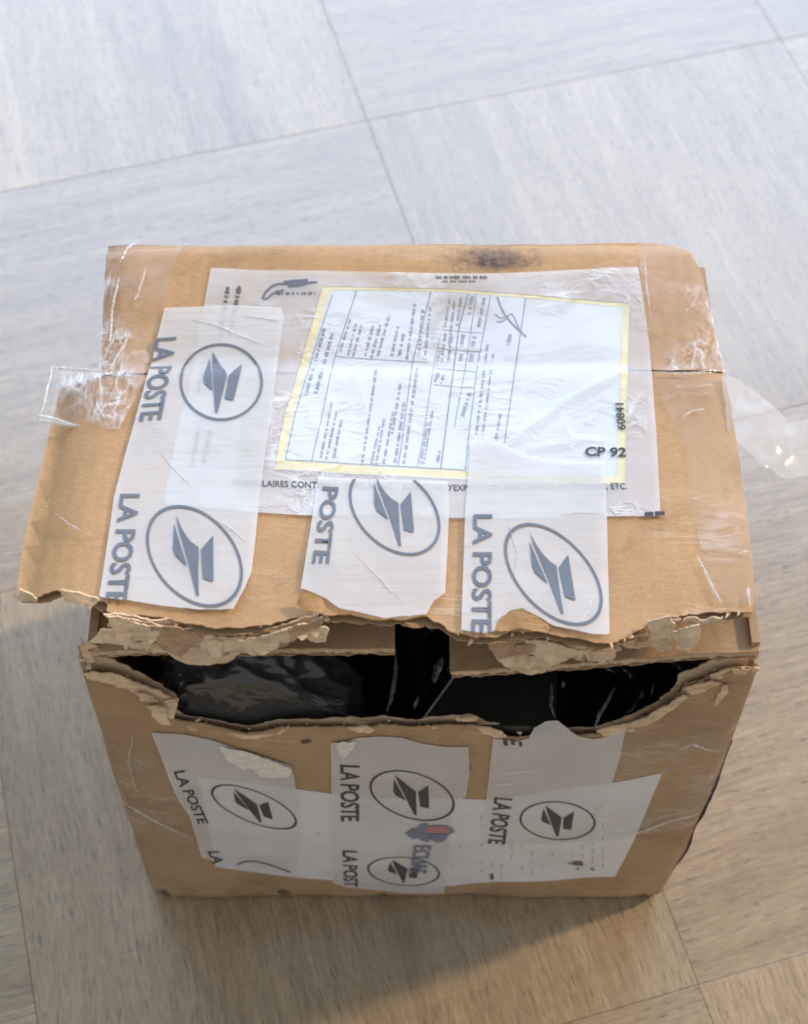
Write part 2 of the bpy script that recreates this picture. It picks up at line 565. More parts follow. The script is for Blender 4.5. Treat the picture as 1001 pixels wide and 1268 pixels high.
def sheet(name, poly, S, off, thick, mat, parent, cell=0.006, extra=None):
    bm = flat_bm([poly])
    for f in bm.faces:
        f.normal_update()
    grid_cut(bm, cell)
    for f in bm.faces:
        f.normal_update()
    return link(name, wrap(bm, S, off, thick, extra), mat, parent)


def print_on(name, polys, S, off, mat, parent, cell=0.006, extra=None):
    bm = flat_bm(polys)
    grid_cut(bm, cell)
    for f in bm.faces:
        f.normal_update()
    return link(name, wrap(bm, S, off, 0.0, extra), mat, parent)


_text_cache = {}


def text_tris(s, bold=0.0, space=1.0):
    key = (s, bold, space)
    if key not in _text_cache:
        cu = bpy.data.curves.new("lettering", 'FONT')
        cu.body = s
        cu.resolution_u = 3
        cu.offset = bold
        cu.space_character = space
        o = bpy.data.objects.new("lettering", cu)
        COL.objects.link(o)
        bpy.context.view_layer.update()
        me = bpy.data.meshes.new_from_object(o.evaluated_get(bpy.context.evaluated_depsgraph_get()))
        P = [(v.co.x, v.co.y) for v in me.vertices]
        F = [list(f.vertices) for f in me.polygons]
        bpy.data.objects.remove(o)
        bpy.data.curves.remove(cu)
        bpy.data.meshes.remove(me)
        x0, x1 = min(p[0] for p in P), max(p[0] for p in P)
        y0, y1 = min(p[1] for p in P), max(p[1] for p in P)
        _text_cache[key] = ([((x - x0) / (x1 - x0), (y - y0) / (y1 - y0)) for x, y in P], F)
    return _text_cache[key]


def lettering(s, S, off, bl, br, tl, mat, parent, bold=0.0, space=1.0, extra=None, keep=None, name="lettering"):
    """text whose baseline runs bl->br and whose caps rise bl->tl (measured in the photo, laid on S)"""
    P, F = text_tris(s, bold, space)
    A, B, T = S.px(*bl), S.px(*br), S.px(*tl)
    Q = [(A[0] + (B[0] - A[0]) * x + (T[0] - A[0]) * y, A[1] + (B[1] - A[1]) * x + (T[1] - A[1]) * y) for x, y in P]
    bm = bmesh.new()
    vs = [bm.verts.new((x, y, 0)) for x, y in Q]
    for f in F:
        try:
            bm.faces.new([vs[i] for i in f])
        except ValueError:
            pass
    if keep:                                    # cut letters off along a line (the tape is torn there)
        for (co, no) in keep:
            bmesh.ops.bisect_plane(bm, geom=bm.verts[:] + bm.edges[:] + bm.faces[:], dist=1e-7,
                                   plane_co=(*co, 0), plane_no=(*no, 0), clear_outer=True)
    grid_cut(bm, 0.005)
    for f in bm.faces:
        f.normal_update()
    return link(name, wrap(bm, S, off, 0.0, extra), mat, parent)


BIRD = [[(-.27, .77), (-.25, .5), (-.15, -.1), (-.08, -.80), (-.03, -.80), (.02, -.37), (.12, .19), (-.02, .27), (-.10, .36), (-.18, .50)],
        [(-.33, .60), (-.31, .42), (-.19, -.24), (-.41, -.06), (-.43, .08), (-.37, .36)],
        [(.47, .50), (.43, .26), (.33, -.44), (.28, -.45), (.12, -.42), (.17, .17), (.29, .30)]]


def logo(S, off, C, a, b, mat, parent, extra=None, clip=None, arc=(0, 360), bird=True):
    """oval with the swept bird emblem; a, b are the right and up radii in photo pixels"""
    def at(x, y):
        return S.px(C[0] + a[0] * x + b[0] * y, C[1] + a[1] * x + b[1] * y)
    polys = []
    n = 56
    for i in range(n):
        t0, t1 = 2 * math.pi * i / n, 2 * math.pi * (i + 1) / n
        if not arc[0] <= math.degrees(t0) < arc[1]:
            continue
        r0, r1 = 1.0, 0.945
        polys.append([at(r0 * math.cos(t0), r0 * math.sin(t0)), at(r0 * math.cos(t1), r0 * math.sin(t1)),
                      at(r1 * math.cos(t1), r1 * math.sin(t1)), at(r1 * math.cos(t0), r1 * math.sin(t0))])
    if bird:
        polys += [[at(x, y) for x, y in p] for p in BIRD]
    bm = flat_bm(polys)
    for (co, no) in (clip or []):
        bmesh.ops.bisect_plane(bm, geom=bm.verts[:] + bm.edges[:] + bm.faces[:], dist=1e-7,
                               plane_co=(*co, 0), plane_no=(*no, 0), clear_outer=True)
    grid_cut(bm, 0.005)
    for f in bm.faces:
        f.normal_update()
    return link("logo", wrap(bm, S, off, 0.0, extra), mat, parent)


def stroke(S, pts, w):
    """a line of width w px through photo points -> quads in surface parameters"""
    out = []
    for (a, b) in zip(pts[:-1], pts[1:]):
        L = math.hypot(b[0] - a[0], b[1] - a[1]) or 1
        nx, ny = -(b[1] - a[1]) / L * w / 2, (b[0] - a[0]) / L * w / 2
        out.append([S.px(a[0] + nx, a[1] + ny), S.px(b[0] + nx, b[1] + ny), S.px(b[0] - nx, b[1] - ny), S.px(a[0] - nx, a[1] - ny)])
    return out


def tiny_text(S, a, b, h, rng):
    """a run of print too small to read: ticks bunched into words along a->b, h px tall"""
    out = []
    L = math.hypot(b[0] - a[0], b[1] - a[1])
    ux, uy = (b[0] - a[0]) / L, (b[1] - a[1]) / L
    s = 0.0
    while s < L:
        for _ in range(rng.randint(2, 8)):
            w = rng.uniform(0.7, 1.3)
            if s + w > L:
                break
            hh = h * rng.uniform(0.55, 1.0)
            p = [(s, -hh / 2), (s + w, -hh / 2), (s + w, hh / 2), (s, hh / 2)]
            out.append([S.px(a[0] + ux * x - uy * y, a[1] + uy * x + ux * y) for x, y in p])
            s += w + rng.uniform(0.5, 0.9)
        s += rng.uniform(1.4, 3.0)
    return out


# ------------------------------------------------------------------ floor
T = 0.311
GAP = 0.00018
floor_me = bpy.data.meshes.new("floor_bed")
S_ = 3.0
floor_me.from_pydata([(-S_, -S_, -0.004), (S_, -S_, -0.004), (S_, S_, -0.004), (-S_, S_, -0.004)], [], [(0, 1, 2, 3)])
floor_me.materials.append(plain_material("floor_joint", (0.30, 0.24, 0.175), 0.9))
floor = bpy.data.objects.new("floor", floor_me)
COL.objects.link(floor)
floor["kind"] = "structure"
h = T / 2 - GAP / 2
c = 0.00022
vv = []
for (r, z) in ((h - c, 0.0), (h - c * 0.3, -c * 0.4), (h, -c * 1.2), (h, -0.004)):
    vv += [(-r, -r, z), (r, -r, z), (r, r, z), (-r, r, z)]
ff = [(0, 1, 2, 3)]
for q in range(3):
    for i in range(4):
        j = (i + 1) % 4
        ff.append((q * 4 + i, q * 4 + 4 + i, q * 4 + 4 + j, q * 4 + j))
tile_me = bpy.data.meshes.new("floor_tile")
tile_me.from_pydata(vv, [], ff)
tile_me.materials.append(M_WOOD)
FA = math.radians(15.7)
e1 = Vector((math.cos(FA), math.sin(FA), 0))
e2 = Vector((-math.sin(FA), math.cos(FA), 0))
for i in range(-6, 6):
    for j in range(-4, 9):
        o = bpy.data.objects.new("floor_tile", tile_me)
        o.location = e1 * (0.195 + T * (i + 0.5)) + e2 * (0.1665 + T * (j + 0.5))
        turn = (i + j) % 2
        o.rotation_euler = (0, 0, FA + (math.pi / 2 if turn else 0) + (math.pi if (i * 7 + j * 3) % 4 > 1 else 0))
        COL.objects.link(o)
        o.parent = floor

# ------------------------------------------------------------------ the parcel
box = thing("cardboard_box", "brown cardboard parcel with white postal tape, torn open along its front top edge", "parcel", (0, 0.35, 0))

# --- front wall: outer liner, fluting and inner liner, torn along the top
RIM = [(97, 800), (104, 826), (112, 834), (140, 837), (165, 851), (182, 860), (186, 876), (193, 888), (222, 893), (262, 899), (300, 908), (326, 906),
       (345, 902), (395, 901), (428, 900), (447, 905), (470, 898), (515, 901), (548, 898), (588, 899), (602, 908), (640, 914), (662, 912), (700, 909),
       (738, 911), (748, 909), (780, 899), (815, 885), (838, 866), (846, 850), (880, 838), (905, 833), (938, 822)]
RIGHT = [(940, 824), (920, 880), (893, 950), (876, 990), (862, 1020), (845, 1062), (826, 1092), (800, 1121)]
LEFT = [(197, 1115), (163, 1005), (130, 900), (110, 838)]
rim_uv = jag(pxs(FRONT, RIM), 0.0011, 0.0011, 1.0)
out_uv = rim_uv + jag(pxs(FRONT, RIGHT), 0.0004, 0.004, 2.0, 60)
bot = [(p[0], max(0.0012, p[1])) for p in pxs(FRONT, [(800, 1116), (600, 1116), (400, 1116), (197, 1115)])]
bot = [(x, 0.0012) for x, _ in bot]
out_uv = out_uv[:-1] + bot + jag(pxs(FRONT, LEFT), 0.0004, 0.004, 3.0, 60)
front = sheet("front_panel", out_uv, FRONT, 0.0, 0.0006, M_CARD_FRONT, box, 0.006)


def rim_height(poly, u):
    best = None
    for (a, b) in zip(poly[:-1], poly[1:]):
        if min(a[0], b[0]) <= u <= max(a[0], b[0]) and abs(a[0] - b[0]) > 1e-9:
            v = a[1] + (b[1] - a[1]) * (u - a[0]) / (b[0] - a[0])
            best = v if best is None else max(best, v)
    return best


RIM_IN = [(99, 798), (108, 818), (135, 826), (170, 842), (200, 858), (218, 868), (217, 884), (226, 892), (262, 897), (300, 905), (326, 902),
          (345, 898), (395, 897), (430, 893), (447, 895), (470, 893), (515, 897), (548, 893), (580, 890), (605, 900), (640, 908), (662, 908), (700, 907),
          (738, 907), (760, 900), (790, 888), (815, 876), (836, 858), (842, 842), (880, 828), (905, 822), (936, 812)]
rim_in = jag(pxs(FRONT, [(x, y + (3.5 if 210 < x < 850 else 0)) for x, y in RIM_IN]), 0.0013, 0.0013, 5.0)
inner_poly = rim_in + [(0.1275, 0.02), (0.119, 0.003), (-0.119, 0.003), (-0.1165, 0.1)]
sheet("inner_liner", inner_poly, FRONT, -0.0030, 0.0005, M_FLUTE, front, 0.007)


def flute_band(name, top_uv, S, parent, depth=0.014, axis=0, lam=0.0062, amp=0.00105, mid=-0.0018, seed=0.0, drop=0.0012):
    """wavy corrugated paper just under a torn edge (waves along parameter u)"""
    bm = bmesh.new()
    us = [p[0] for p in top_uv]
    u, u1 = min(us) + 0.002, max(us) - 0.002
    prev = None
    while u < u1:
        v = rim_height(top_uv, u)
        if v is not None:
            v += 0.0018 * nz(u, seed, 0, 170) + 0.0016 * nz(u, seed, 5, 520) - drop
            w = amp * math.sin(2 * math.pi * u / lam)
            col = [bm.verts.new(S(u, v - depth * q, mid + w + 0.0006 * nz(u, v, seed, 300) * (1 - q))) for q in (0, 0.12, 0.35, 1.0)]
            if prev:
                for q in range(3):
                    bm.faces.new((prev[q], prev[q + 1], col[q + 1], col[q])).smooth = True
            prev = col
        else:
            prev = None
        u += lam / 9
    return link(name, bm, M_FLUTE, parent)


flute_band("fluting", [((a[0] + b[0]) / 2, (a[1] + b[1]) / 2) for a, b in zip(rim_uv, rim_uv)], FRONT, front, drop=0.0020, seed=3.0)

# --- side, back and bottom walls
XR = [(0.0, 0.1195), (0.03, 0.126), (0.06, 0.130), (0.14, 0.1305), (0.2, 0.1300), (BOX_H, 0.1272)]
XL = [(0.0, -0.1215), (0.1, -0.1190), (0.2, -0.1160), (BOX_H, -0.1130)]


def lerp_tab(tab, q):
    for (a, x), (b, y) in zip(tab[:-1], tab[1:]):
        if q <= b:
            return x + (y - x) * (q - a) / (b - a)
    return tab[-1][1]


class Side:
    def __init__(self, tab, sgn):
        self.tab, self.s = tab, sgn

    def __call__(self, u, v, off):       # u along depth, v up
        y = u if self.s > 0 else -u
        x = lerp_tab(self.tab, v) + self.s * (0.0035 * math.sin(math.pi * (y - FRONT_Y) / 0.19) * math.sin(math.pi * min(1, v / BOX_H)) + 0.0008 * nz(y, v, 2, 20) - 0.0125 * smooth(0.385, 0.445, y) * smooth(0.17, 0.27, v))
        return Vector((x + self.s * off, y, v))


ztop = BOX_H - 0.0035
f0, b0 = FRONT_Y + 0.0034, BACK_Y - 0.001
sheet("side_panel", [(f0, 0.0015), (b0, 0.0015), (b0, ztop - 0.012), (b0 - 0.008, ztop - 0.004)] + jag([(b0 - 0.012, ztop), (f0, ztop)], 0.0003, 0.006, 8)[1:], Side(XR, 1), -0.0004, 0.003, M_CARD_FRONT, box, 0.012)
sheet("side_panel", [(-b0, 0.0015), (-f0, 0.0015), (-f0, ztop)] + jag([(-f0, ztop), (-b0, ztop)], 0.0003, 0.006, 9)[1:], Side(XL, -1), -0.0004, 0.003, M_CARD_FRONT, box, 0.012)
back_s = Plane((0, BACK_Y, 0), (-1, 0, 0), (0, 0, 1), lambda a, b: 0.002 * math.sin(math.pi * b / BOX_H) + 0.0008 * nz(a, b, 4, 20))
sheet("back_panel", [(-0.115, BOX_H - 0.003), (-0.122, BOX_H - 0.02), (-0.1215, 0.0015), (0.1205, 0.0015), (0.113, BOX_H - 0.003)], back_s, 0.0, 0.003, M_CARD_FRONT, box, 0.012)
bot_s = Plane((0, 0, 0.0045), (1, 0, 0), (0, 1, 0))
sheet("bottom_panel", [(-0.117, FRONT_Y + 0.004), (0.116, FRONT_Y + 0.004), (0.116, BACK_Y - 0.004), (-0.117, BACK_Y - 0.004)], bot_s, 0.0, 0.003, M_INNER, box, 0.03)


# --- inner flaps folded in from the two sides
def inner_flap(x_hinge, x_tip, z_hinge, z_tip, yf, seed):
    """sandwich of two liners with the wavy sheet between, seen along its front edge"""
    d = Vector((x_tip - x_hinge, 0, z_tip - z_hinge))
    L = d.length
    sgn = 1 if x_tip > x_hinge else -1
    U = d.normalized() * sgn
    S = Plane((x_hinge, yf, z_hinge), U, (0, 1, 0), lambda a, b: 0.0012 * nz(a, b, seed, 22) - 0.0018 * max(0.0, 1 - abs(a) / 0.02))
    a0, a1 = (0, L) if sgn > 0 else (-L, 0)
    fr = jag([(a0, 0), (a1, 0)], 0.0006, 0.0015, seed)
    tip = a1 if sgn > 0 else a0
    poly = fr + [(a1, BACK_Y - FRONT_Y - 0.008), (a0, BACK_Y - FRONT_Y - 0.008)]
    flap = sheet("side_flap", poly, S, 0.0, 0.0006, M_CARD_FRONT, box, 0.008)
    fr2 = jag([(a0, 0.0004), (a1, 0.0004)], 0.0009, 0.0015, seed + 4)
    poly2 = fr2 + [(a1, BACK_Y - FRONT_Y - 0.008), (a0, BACK_Y - FRONT_Y - 0.008)]
    sheet("inner_liner", poly2, S, -0.0052, 0.0006, M_INNER, flap, 0.008)
    # corrugated core: flutes run along the edge, so the cut shows as a rough solid band
    bm = bmesh.new()
    n = int(L / 0.0011)
    rows = []
    for i in range(n + 1):
        a = a0 + (a1 - a0) * i / n
        col = []
        for q in range(5):
            o = -0.0006 - 0.0044 * q / 4
            col.append(bm.verts.new(S(a, 0.0009 + 0.0011 * nz(a, q * 0.4, seed, 330) + 0.0006 * nz(a, q, seed + 2, 900), o)))
        rows.append(col)
    for i in range(n):
        for q in range(4):
            bm.faces.new((rows[i][q], rows[i][q + 1], rows[i + 1][q + 1], rows[i + 1][q]))
    link("fluting", bm, M_FLUTE, flap)
    e = tip - (0.0002 if sgn > 0 else -0.0002)
    bm = bmesh.new()
    n = 60
    pv = None
    for i in range(n + 1):
        b = 0.0012 + (BACK_Y - FRONT_Y - 0.010) * i / n
        col = [bm.verts.new(S(e + 0.0003 * nz(b, q, seed, 200), b, -0.0006 - 0.0046 * q / 2)) for q in range(3)]
        if pv:
            for q in range(2):
                bm.faces.new((pv[q], pv[q + 1], col[q + 1], col[q]))
        pv = col
    link("fluting", bm, M_FLUTE, flap)
    return flap


inner_flap(-0.1125, -0.0033, BOX_H - 0.0045, BOX_H - 0.0040, FRONT_Y + 0.0012, 21.0)
inner_flap(0.1262, 0.0168, BOX_H - 0.0045, BOX_H - 0.0230, FRONT_Y + 0.0012, 27.0)

# --- outer flaps
BACKF = [(125, 468), (126, 430), (128, 380), (131, 325), (134, 305), (160, 303), (300, 304), (480, 303), (700, 303), (805, 301), (838, 305), (856, 314),
         (866, 332), (876, 372), (889, 430), (897, 466)]
bp = pxs(TOP, BACKF)
bp[0] = (bp[0][0], SEAM_Y + 0.0008)
bp[-1] = (bp[-1][0], SEAM_Y + 0.0008)
sheet("back_flap", bp, TOP, 0.0, 0.0032, M_CARD, box, 0.006)

FLAP_FRONT = [(22, 733), (40, 741), (70, 731), (100, 738), (131, 746), (132, 757), (160, 760), (190, 763), (225, 770), (262, 778), (300, 777), (335, 772), (370, 764),
              (396, 758), (402, 762), (430, 762), (470, 766), (505, 766), (528, 764), (548, 772), (566, 783), (590, 789), (612, 789), (640, 781), (668, 782),
              (700, 788), (735, 795), (756, 796), (775, 790), (795, 778), (822, 764), (850, 760), (884, 757), (896, 758), (932, 757)]
flap_rim = jag(pxs(TOP, FLAP_FRONT), 0.0011, 0.0011, 31.0)
fp = flap_rim + jag(pxs(TOP, [(935, 756), (932, 700), (925, 640), (917, 570), (906, 505), (899, 474)]), 0.0004, 0.004, 33.0, 60)[1:]
sl = pxs(TOP, [(76, 478), (62, 535), (46, 600), (34, 650), (25, 705), (20, 732)])
seam_l, seam_r = (sl[0][0], SEAM_Y - 0.0006), (fp[-1][0], SEAM_Y - 0.0006)
fp = fp + jag([seam_r, (0.0, SEAM_Y - 0.0006), seam_l], 0.00025, 0.005, 35.0, 60) + jag(sl, 0.0004, 0.003, 36.0, 80)[1:-1]
flap = sheet("front_flap", fp, TOP, 0.0, 0.0006, M_CARD, box, 0.006)
lower_rim = jag(pxs(TOP, [(x, y + 2 + 3 * nz(x * 0.03, 1.1)) for x, y in FLAP_FRONT]), 0.0016, 0.0013, 41.0)
lp = lower_rim + [(fp[len(flap_rim) + 8][0], 0.33), (seam_r[0] - 0.001, SEAM_Y - 0.002), (seam_l[0] + 0.001, SEAM_Y - 0.002), (sl[2][0] + 0.001, sl[2][1])]
sheet("inner_liner", lp, TOP, -0.0028, 0.0005, M_INNER, flap, 0.008)
flute_band("fluting", [(u, -v) for u, v in lower_rim], lambda u, v, o: TOP(u, -v, o), flap, depth=0.012, mid=-0.0017, seed=8.0, drop=-0.0002) if False else None


class Flip:
    """TOP with v reversed so a torn front edge counts as its upper rim"""
    def __call__(self, u, v, off):
        return TOP(u, -v, off)


flute_band("fluting", [(u, -v) for u, v in flap_rim], Flip(), flap, depth=0.012, mid=-0.0017, seed=8.0, drop=0.0020)

# --- layers of torn liner hanging from the front edge of the flap
def torn(poly_px, S, off, seed, mat=None, thick=0.0006, amp=0.0009, parent=None, bumpy=0.0012, cell=0.004, curl=0.0):
    uv = jag(pxs(S, poly_px + poly_px[:1]), amp, 0.0008, seed, 300)[:-1]
    v0, v1 = min(q[1] for q in uv), max(q[1] for q in uv)
    if curl:        # plies lift away towards their torn lower edge (or upper, when negative)
        lift = lambda u, v: abs(curl) * (((v1 - v) if curl > 0 else (v - v0)) / (v1 - v0)) ** 2 * (0.7 + 0.9 * nz(u, seed, 1, 70))
        return sheet("torn_liner", uv, S, off, thick, mat or M_TORN, parent or flap, 0.002, lambda u, v: lift(u, v) + 0.5 * bumpy * nz(u, v, seed, 110))
    return sheet("torn_liner", uv, S, off, thick, mat or M_TORN, parent or flap, cell, lambda u, v: bumpy * nz(u, v, seed, 110) + 0.4 * bumpy * nz(u, v, seed + 3, 300))


hang = Plane((0, FRONT_Y - 0.003, BOX_H + 0.005), (1, 0, 0), (0, 0.16, 1), lambda a, b: 0.0022 * nz(a, b, 6, 45))
torn([(128, 762), (165, 764), (222, 772), (265, 780), (300, 779), (338, 774), (372, 767), (398, 760), (392, 768), (366, 778), (345, 790), (330, 799), (300, 806), (282, 819),
      (256, 825), (232, 826), (214, 817), (205, 809), (190, 810), (188, 803), (160, 795), (150, 786), (152, 775)], hang, 0.0, 51.0)
torn([(133, 762), (165, 765), (222, 774), (262, 781), (290, 781), (254, 786), (250, 792), (236, 797), (222, 800), (208, 797), (190, 800), (170, 796), (156, 790), (158, 776)], hang, 0.0013, 52.0)
rp = random.Random(3)
for n_ in range(30):
    if n_ < 18:
        x_ = rp.uniform(136, 376)
        y0_ = 768 + 12 * math.exp(-((x_ - 270) / 70) ** 2) + rp.uniform(0, 14 if x_ < 330 else 5)
    else:
        x_ = rp.uniform(608, 740)
        y0_ = 786 + 10 * (x_ - 608) / 132 + rp.uniform(0, 18 if x_ < 690 else 5)
    w_, h_ = rp.uniform(12, 34), rp.uniform(6, 13)
    sk = rp.uniform(-5, 5)
    torn([(x_, y0_ + sk * 0.4), (x_ + w_ * 0.5, y0_ - 1), (x_ + w_, y0_ - sk * 0.4), (x_ + w_ * 0.96, y0_ + h_ * rp.uniform(0.4, 1)), (x_ + w_ * 0.6, y0_ + h_ * rp.uniform(0.7, 1.2)), (x_ + w_ * 0.3, y0_ + h_ * rp.uniform(0.6, 1.1)), (x_ + 1, y0_ + h_ * rp.uniform(0.3, 0.8))],
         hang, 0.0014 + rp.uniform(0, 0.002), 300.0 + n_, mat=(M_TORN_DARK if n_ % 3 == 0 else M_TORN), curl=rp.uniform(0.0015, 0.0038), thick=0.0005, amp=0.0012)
torn([(212, 796), (240, 793), (262, 786), (258, 797), (236, 806), (218, 806)], hang, 0.0024, 53.0, bumpy=0.002)
torn([(262, 783), (300, 781), (340, 776), (372, 768), (362, 778), (338, 788), (315, 797), (295, 803), (270, 801), (255, 796)], hang, 0.0014, 54.0)
for q_ in (([(136, 764), (160, 766), (190, 768), (200, 772), (196, 782), (186, 786), (172, 784), (160, 789), (148, 784), (142, 776)], 0.0020, 0.0030, 151),
           ([(186, 767), (222, 772), (246, 778), (252, 784), (240, 789), (226, 797), (214, 793), (200, 790), (192, 780)], 0.0026, 0.0036, 152),
           ([(240, 777), (275, 781), (304, 779), (312, 784), (300, 792), (284, 794), (270, 799), (254, 794), (244, 788)], 0.0022, 0.0034, 153),
           ([(296, 780), (332, 775), (360, 770), (368, 774), (350, 783), (334, 786), (318, 793), (304, 790)], 0.0028, 0.0030, 154),
           ([(356, 771), (380, 766), (400, 760), (398, 768), (378, 774), (362, 781)], 0.0020, 0.0024, 155),
           ([(200, 792), (226, 796), (252, 796), (276, 800), (270, 810), (250, 816), (232, 814), (216, 808), (204, 802)], 0.0012, 0.0026, 156)):
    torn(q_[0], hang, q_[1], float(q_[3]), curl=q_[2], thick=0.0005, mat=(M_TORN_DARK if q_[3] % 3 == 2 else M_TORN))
torn([(134, 759), (152, 762), (156, 769), (146, 774), (138, 770)], hang, 0.0018, 55.0)
torn([(124, 783), (140, 779), (155, 784), (158, 792), (146, 797), (128, 796), (112, 794)], hang, 0.0005, 56.0, bumpy=0.002)
torn([(604, 789), (622, 781), (650, 779), (700, 788), (740, 796), (756, 797), (742, 803), (722, 812), (706, 812), (690, 822), (672, 833), (655, 835), (636, 831), (622, 823), (612, 814), (608, 803)], hang, 0.0, 61.0)
torn([(640, 782), (672, 783), (702, 790), (736, 798), (716, 805), (690, 812), (668, 808), (648, 812), (634, 806), (634, 792)], hang, 0.0012, 62.0)
for q_ in (([(606, 790), (632, 782), (656, 781), (662, 790), (650, 800), (634, 804), (618, 808), (608, 800)], 0.0020, 0.0034, 161),
           ([(650, 782), (684, 785), (712, 791), (716, 798), (700, 804), (682, 806), (666, 802), (654, 794)], 0.0026, 0.0030, 162),
           ([(700, 789), (738, 796), (756, 798), (750, 803), (730, 806), (712, 806)], 0.0018, 0.0024, 163)):
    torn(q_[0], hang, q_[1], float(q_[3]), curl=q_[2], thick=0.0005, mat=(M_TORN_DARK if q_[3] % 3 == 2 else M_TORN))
torn([(590, 784), (604, 778), (622, 774), (640, 777), (634, 784), (612, 790), (600, 794), (588, 791)], hang, 0.0020, 63.0, bumpy=0.002)
torn([(768, 792), (790, 784), (808, 776), (810, 796), (794, 806), (776, 806), (764, 800)], hang, 0.0005, 64.0, bumpy=0.002)
torn([(802, 776), (822, 770), (832, 772), (830, 800), (818, 806), (804, 800)], hang, 0.0016, 65.0, bumpy=0.0022)
torn([(832, 778), (848, 772), (866, 770), (864, 786), (852, 796), (836, 792)], hang, 0.0022, 66.0, bumpy=0.0024)
torn([(752, 796), (768, 799), (770, 805), (758, 808), (746, 804)], hang, 0.0018, 67.0)
torn([(802, 764), (826, 758), (836, 768), (830, 778), (806, 780)], hang, 0.0024, 68.0, bumpy=0.0024, curl=0.003)
torn([(858, 766), (884, 758), (896, 760), (878, 768)], hang, 0.002, 69.0, bumpy=0.002)
torn([(24, 734), (40, 737), (46, 744), (32, 748), (20, 742)], hang, 0.0, 70.0, bumpy=0.002)
torn([(76, 733), (100, 737), (122, 745), (112, 752), (96, 744), (80, 742)], hang, 0.0004, 71.0, bumpy=0.002)
# rolled-back liner beside the middle strip of tape
curl = Plane(TOP(*TOP.px(385, 752), 0.0018), (1, 0, 0), (0, 1, 0.25), lambda a, b: 0.003 * math.cos(min(1.5, abs(a) / 0.006)))
torn([(372, 738), (388, 738), (398, 746), (406, 757), (396, 762), (378, 760), (370, 750)], curl, 0.0, 72.0, mat=M_CARD, bumpy=0.0008)
curl2 = Plane(TOP(*TOP.px(640, 772), 0.0014), (1, 0, 0), (0, 1, 0.2), lambda a, b: 0.0022 * math.cos(min(1.5, abs(a) / 0.01)))
torn([(612, 784), (618, 770), (632, 760), (646, 758), (662, 766), (684, 778), (676, 784), (645, 781)], curl2, 0.0, 73.0, mat=M_CARD, bumpy=0.0006)

# --- torn liner along the rim of the front wall
lip = Plane((0, FRONT_Y - 0.0012, 0.23), (1, 0, 0), (0, 0.12, 1), lambda a, b: 0.0016 * nz(a, b, 2, 60))


def lip_piece(poly, seed, off=0.0, mat=None, bumpy=0.0022):
    return torn(poly, lip, off, seed, mat, parent=front, bumpy=bumpy, curl=-0.0035)


lip_piece([(106, 828), (118, 824), (140, 828), (172, 843), (198, 858), (214, 866), (222, 864), (219, 874), (216, 888), (204, 886), (200, 872), (182, 862), (160, 850), (135, 840), (114, 836)], 81.0, 0.0002)
lip_piece([(182, 862), (196, 862), (206, 870), (208, 884), (214, 892), (198, 890), (188, 880)], 82.0, 0.0012)
lip_piece([(170, 848), (182, 852), (190, 862), (184, 868), (175, 864)], 83.0, 0.0016)
lip_piece([(564, 886), (572, 879), (584, 882), (590, 889), (580, 892), (566, 892)], 84.0, 0.0010, M_TORN)
lip_piece([(588, 891), (606, 892), (622, 900), (628, 908), (612, 909), (598, 904)], 85.0, 0.0014)
lip_piece([(430, 896), (446, 889), (456, 894), (462, 901), (444, 905)], 86.0, 0.0010)
lip_piece([(738, 905), (770, 896), (800, 884), (828, 868), (844, 852), (852, 858), (838, 874), (812, 890), (780, 902), (748, 912)], 87.0, 0.0004)
lip_piece([(846, 848), (862, 838), (880, 832), (892, 840), (876, 850), (858, 856)], 88.0, 0.0016, bumpy=0.003)
lip_piece([(878, 828), (900, 822), (920, 822), (936, 818), (938, 828), (918, 836), (896, 838), (880, 838)], 89.0, 0.0010, bumpy=0.003)
lip_piece([(894, 840), (902, 838), (900, 856), (890, 868), (884, 872), (892, 856)], 90.0, 0.0009)
lip_piece([(98, 796), (112, 792), (122, 800), (112, 808), (118, 816), (106, 824), (97, 812)], 91.0, 0.0006, bumpy=0.003)
lip_piece([(268, 905), (300, 908), (326, 905), (345, 902), (330, 909), (300, 913)], 92.0, 0.0008)
lip_piece([(905, 820), (925, 816), (924, 828), (908, 830)], 93.0, 0.002, M_TORN, 0.003)



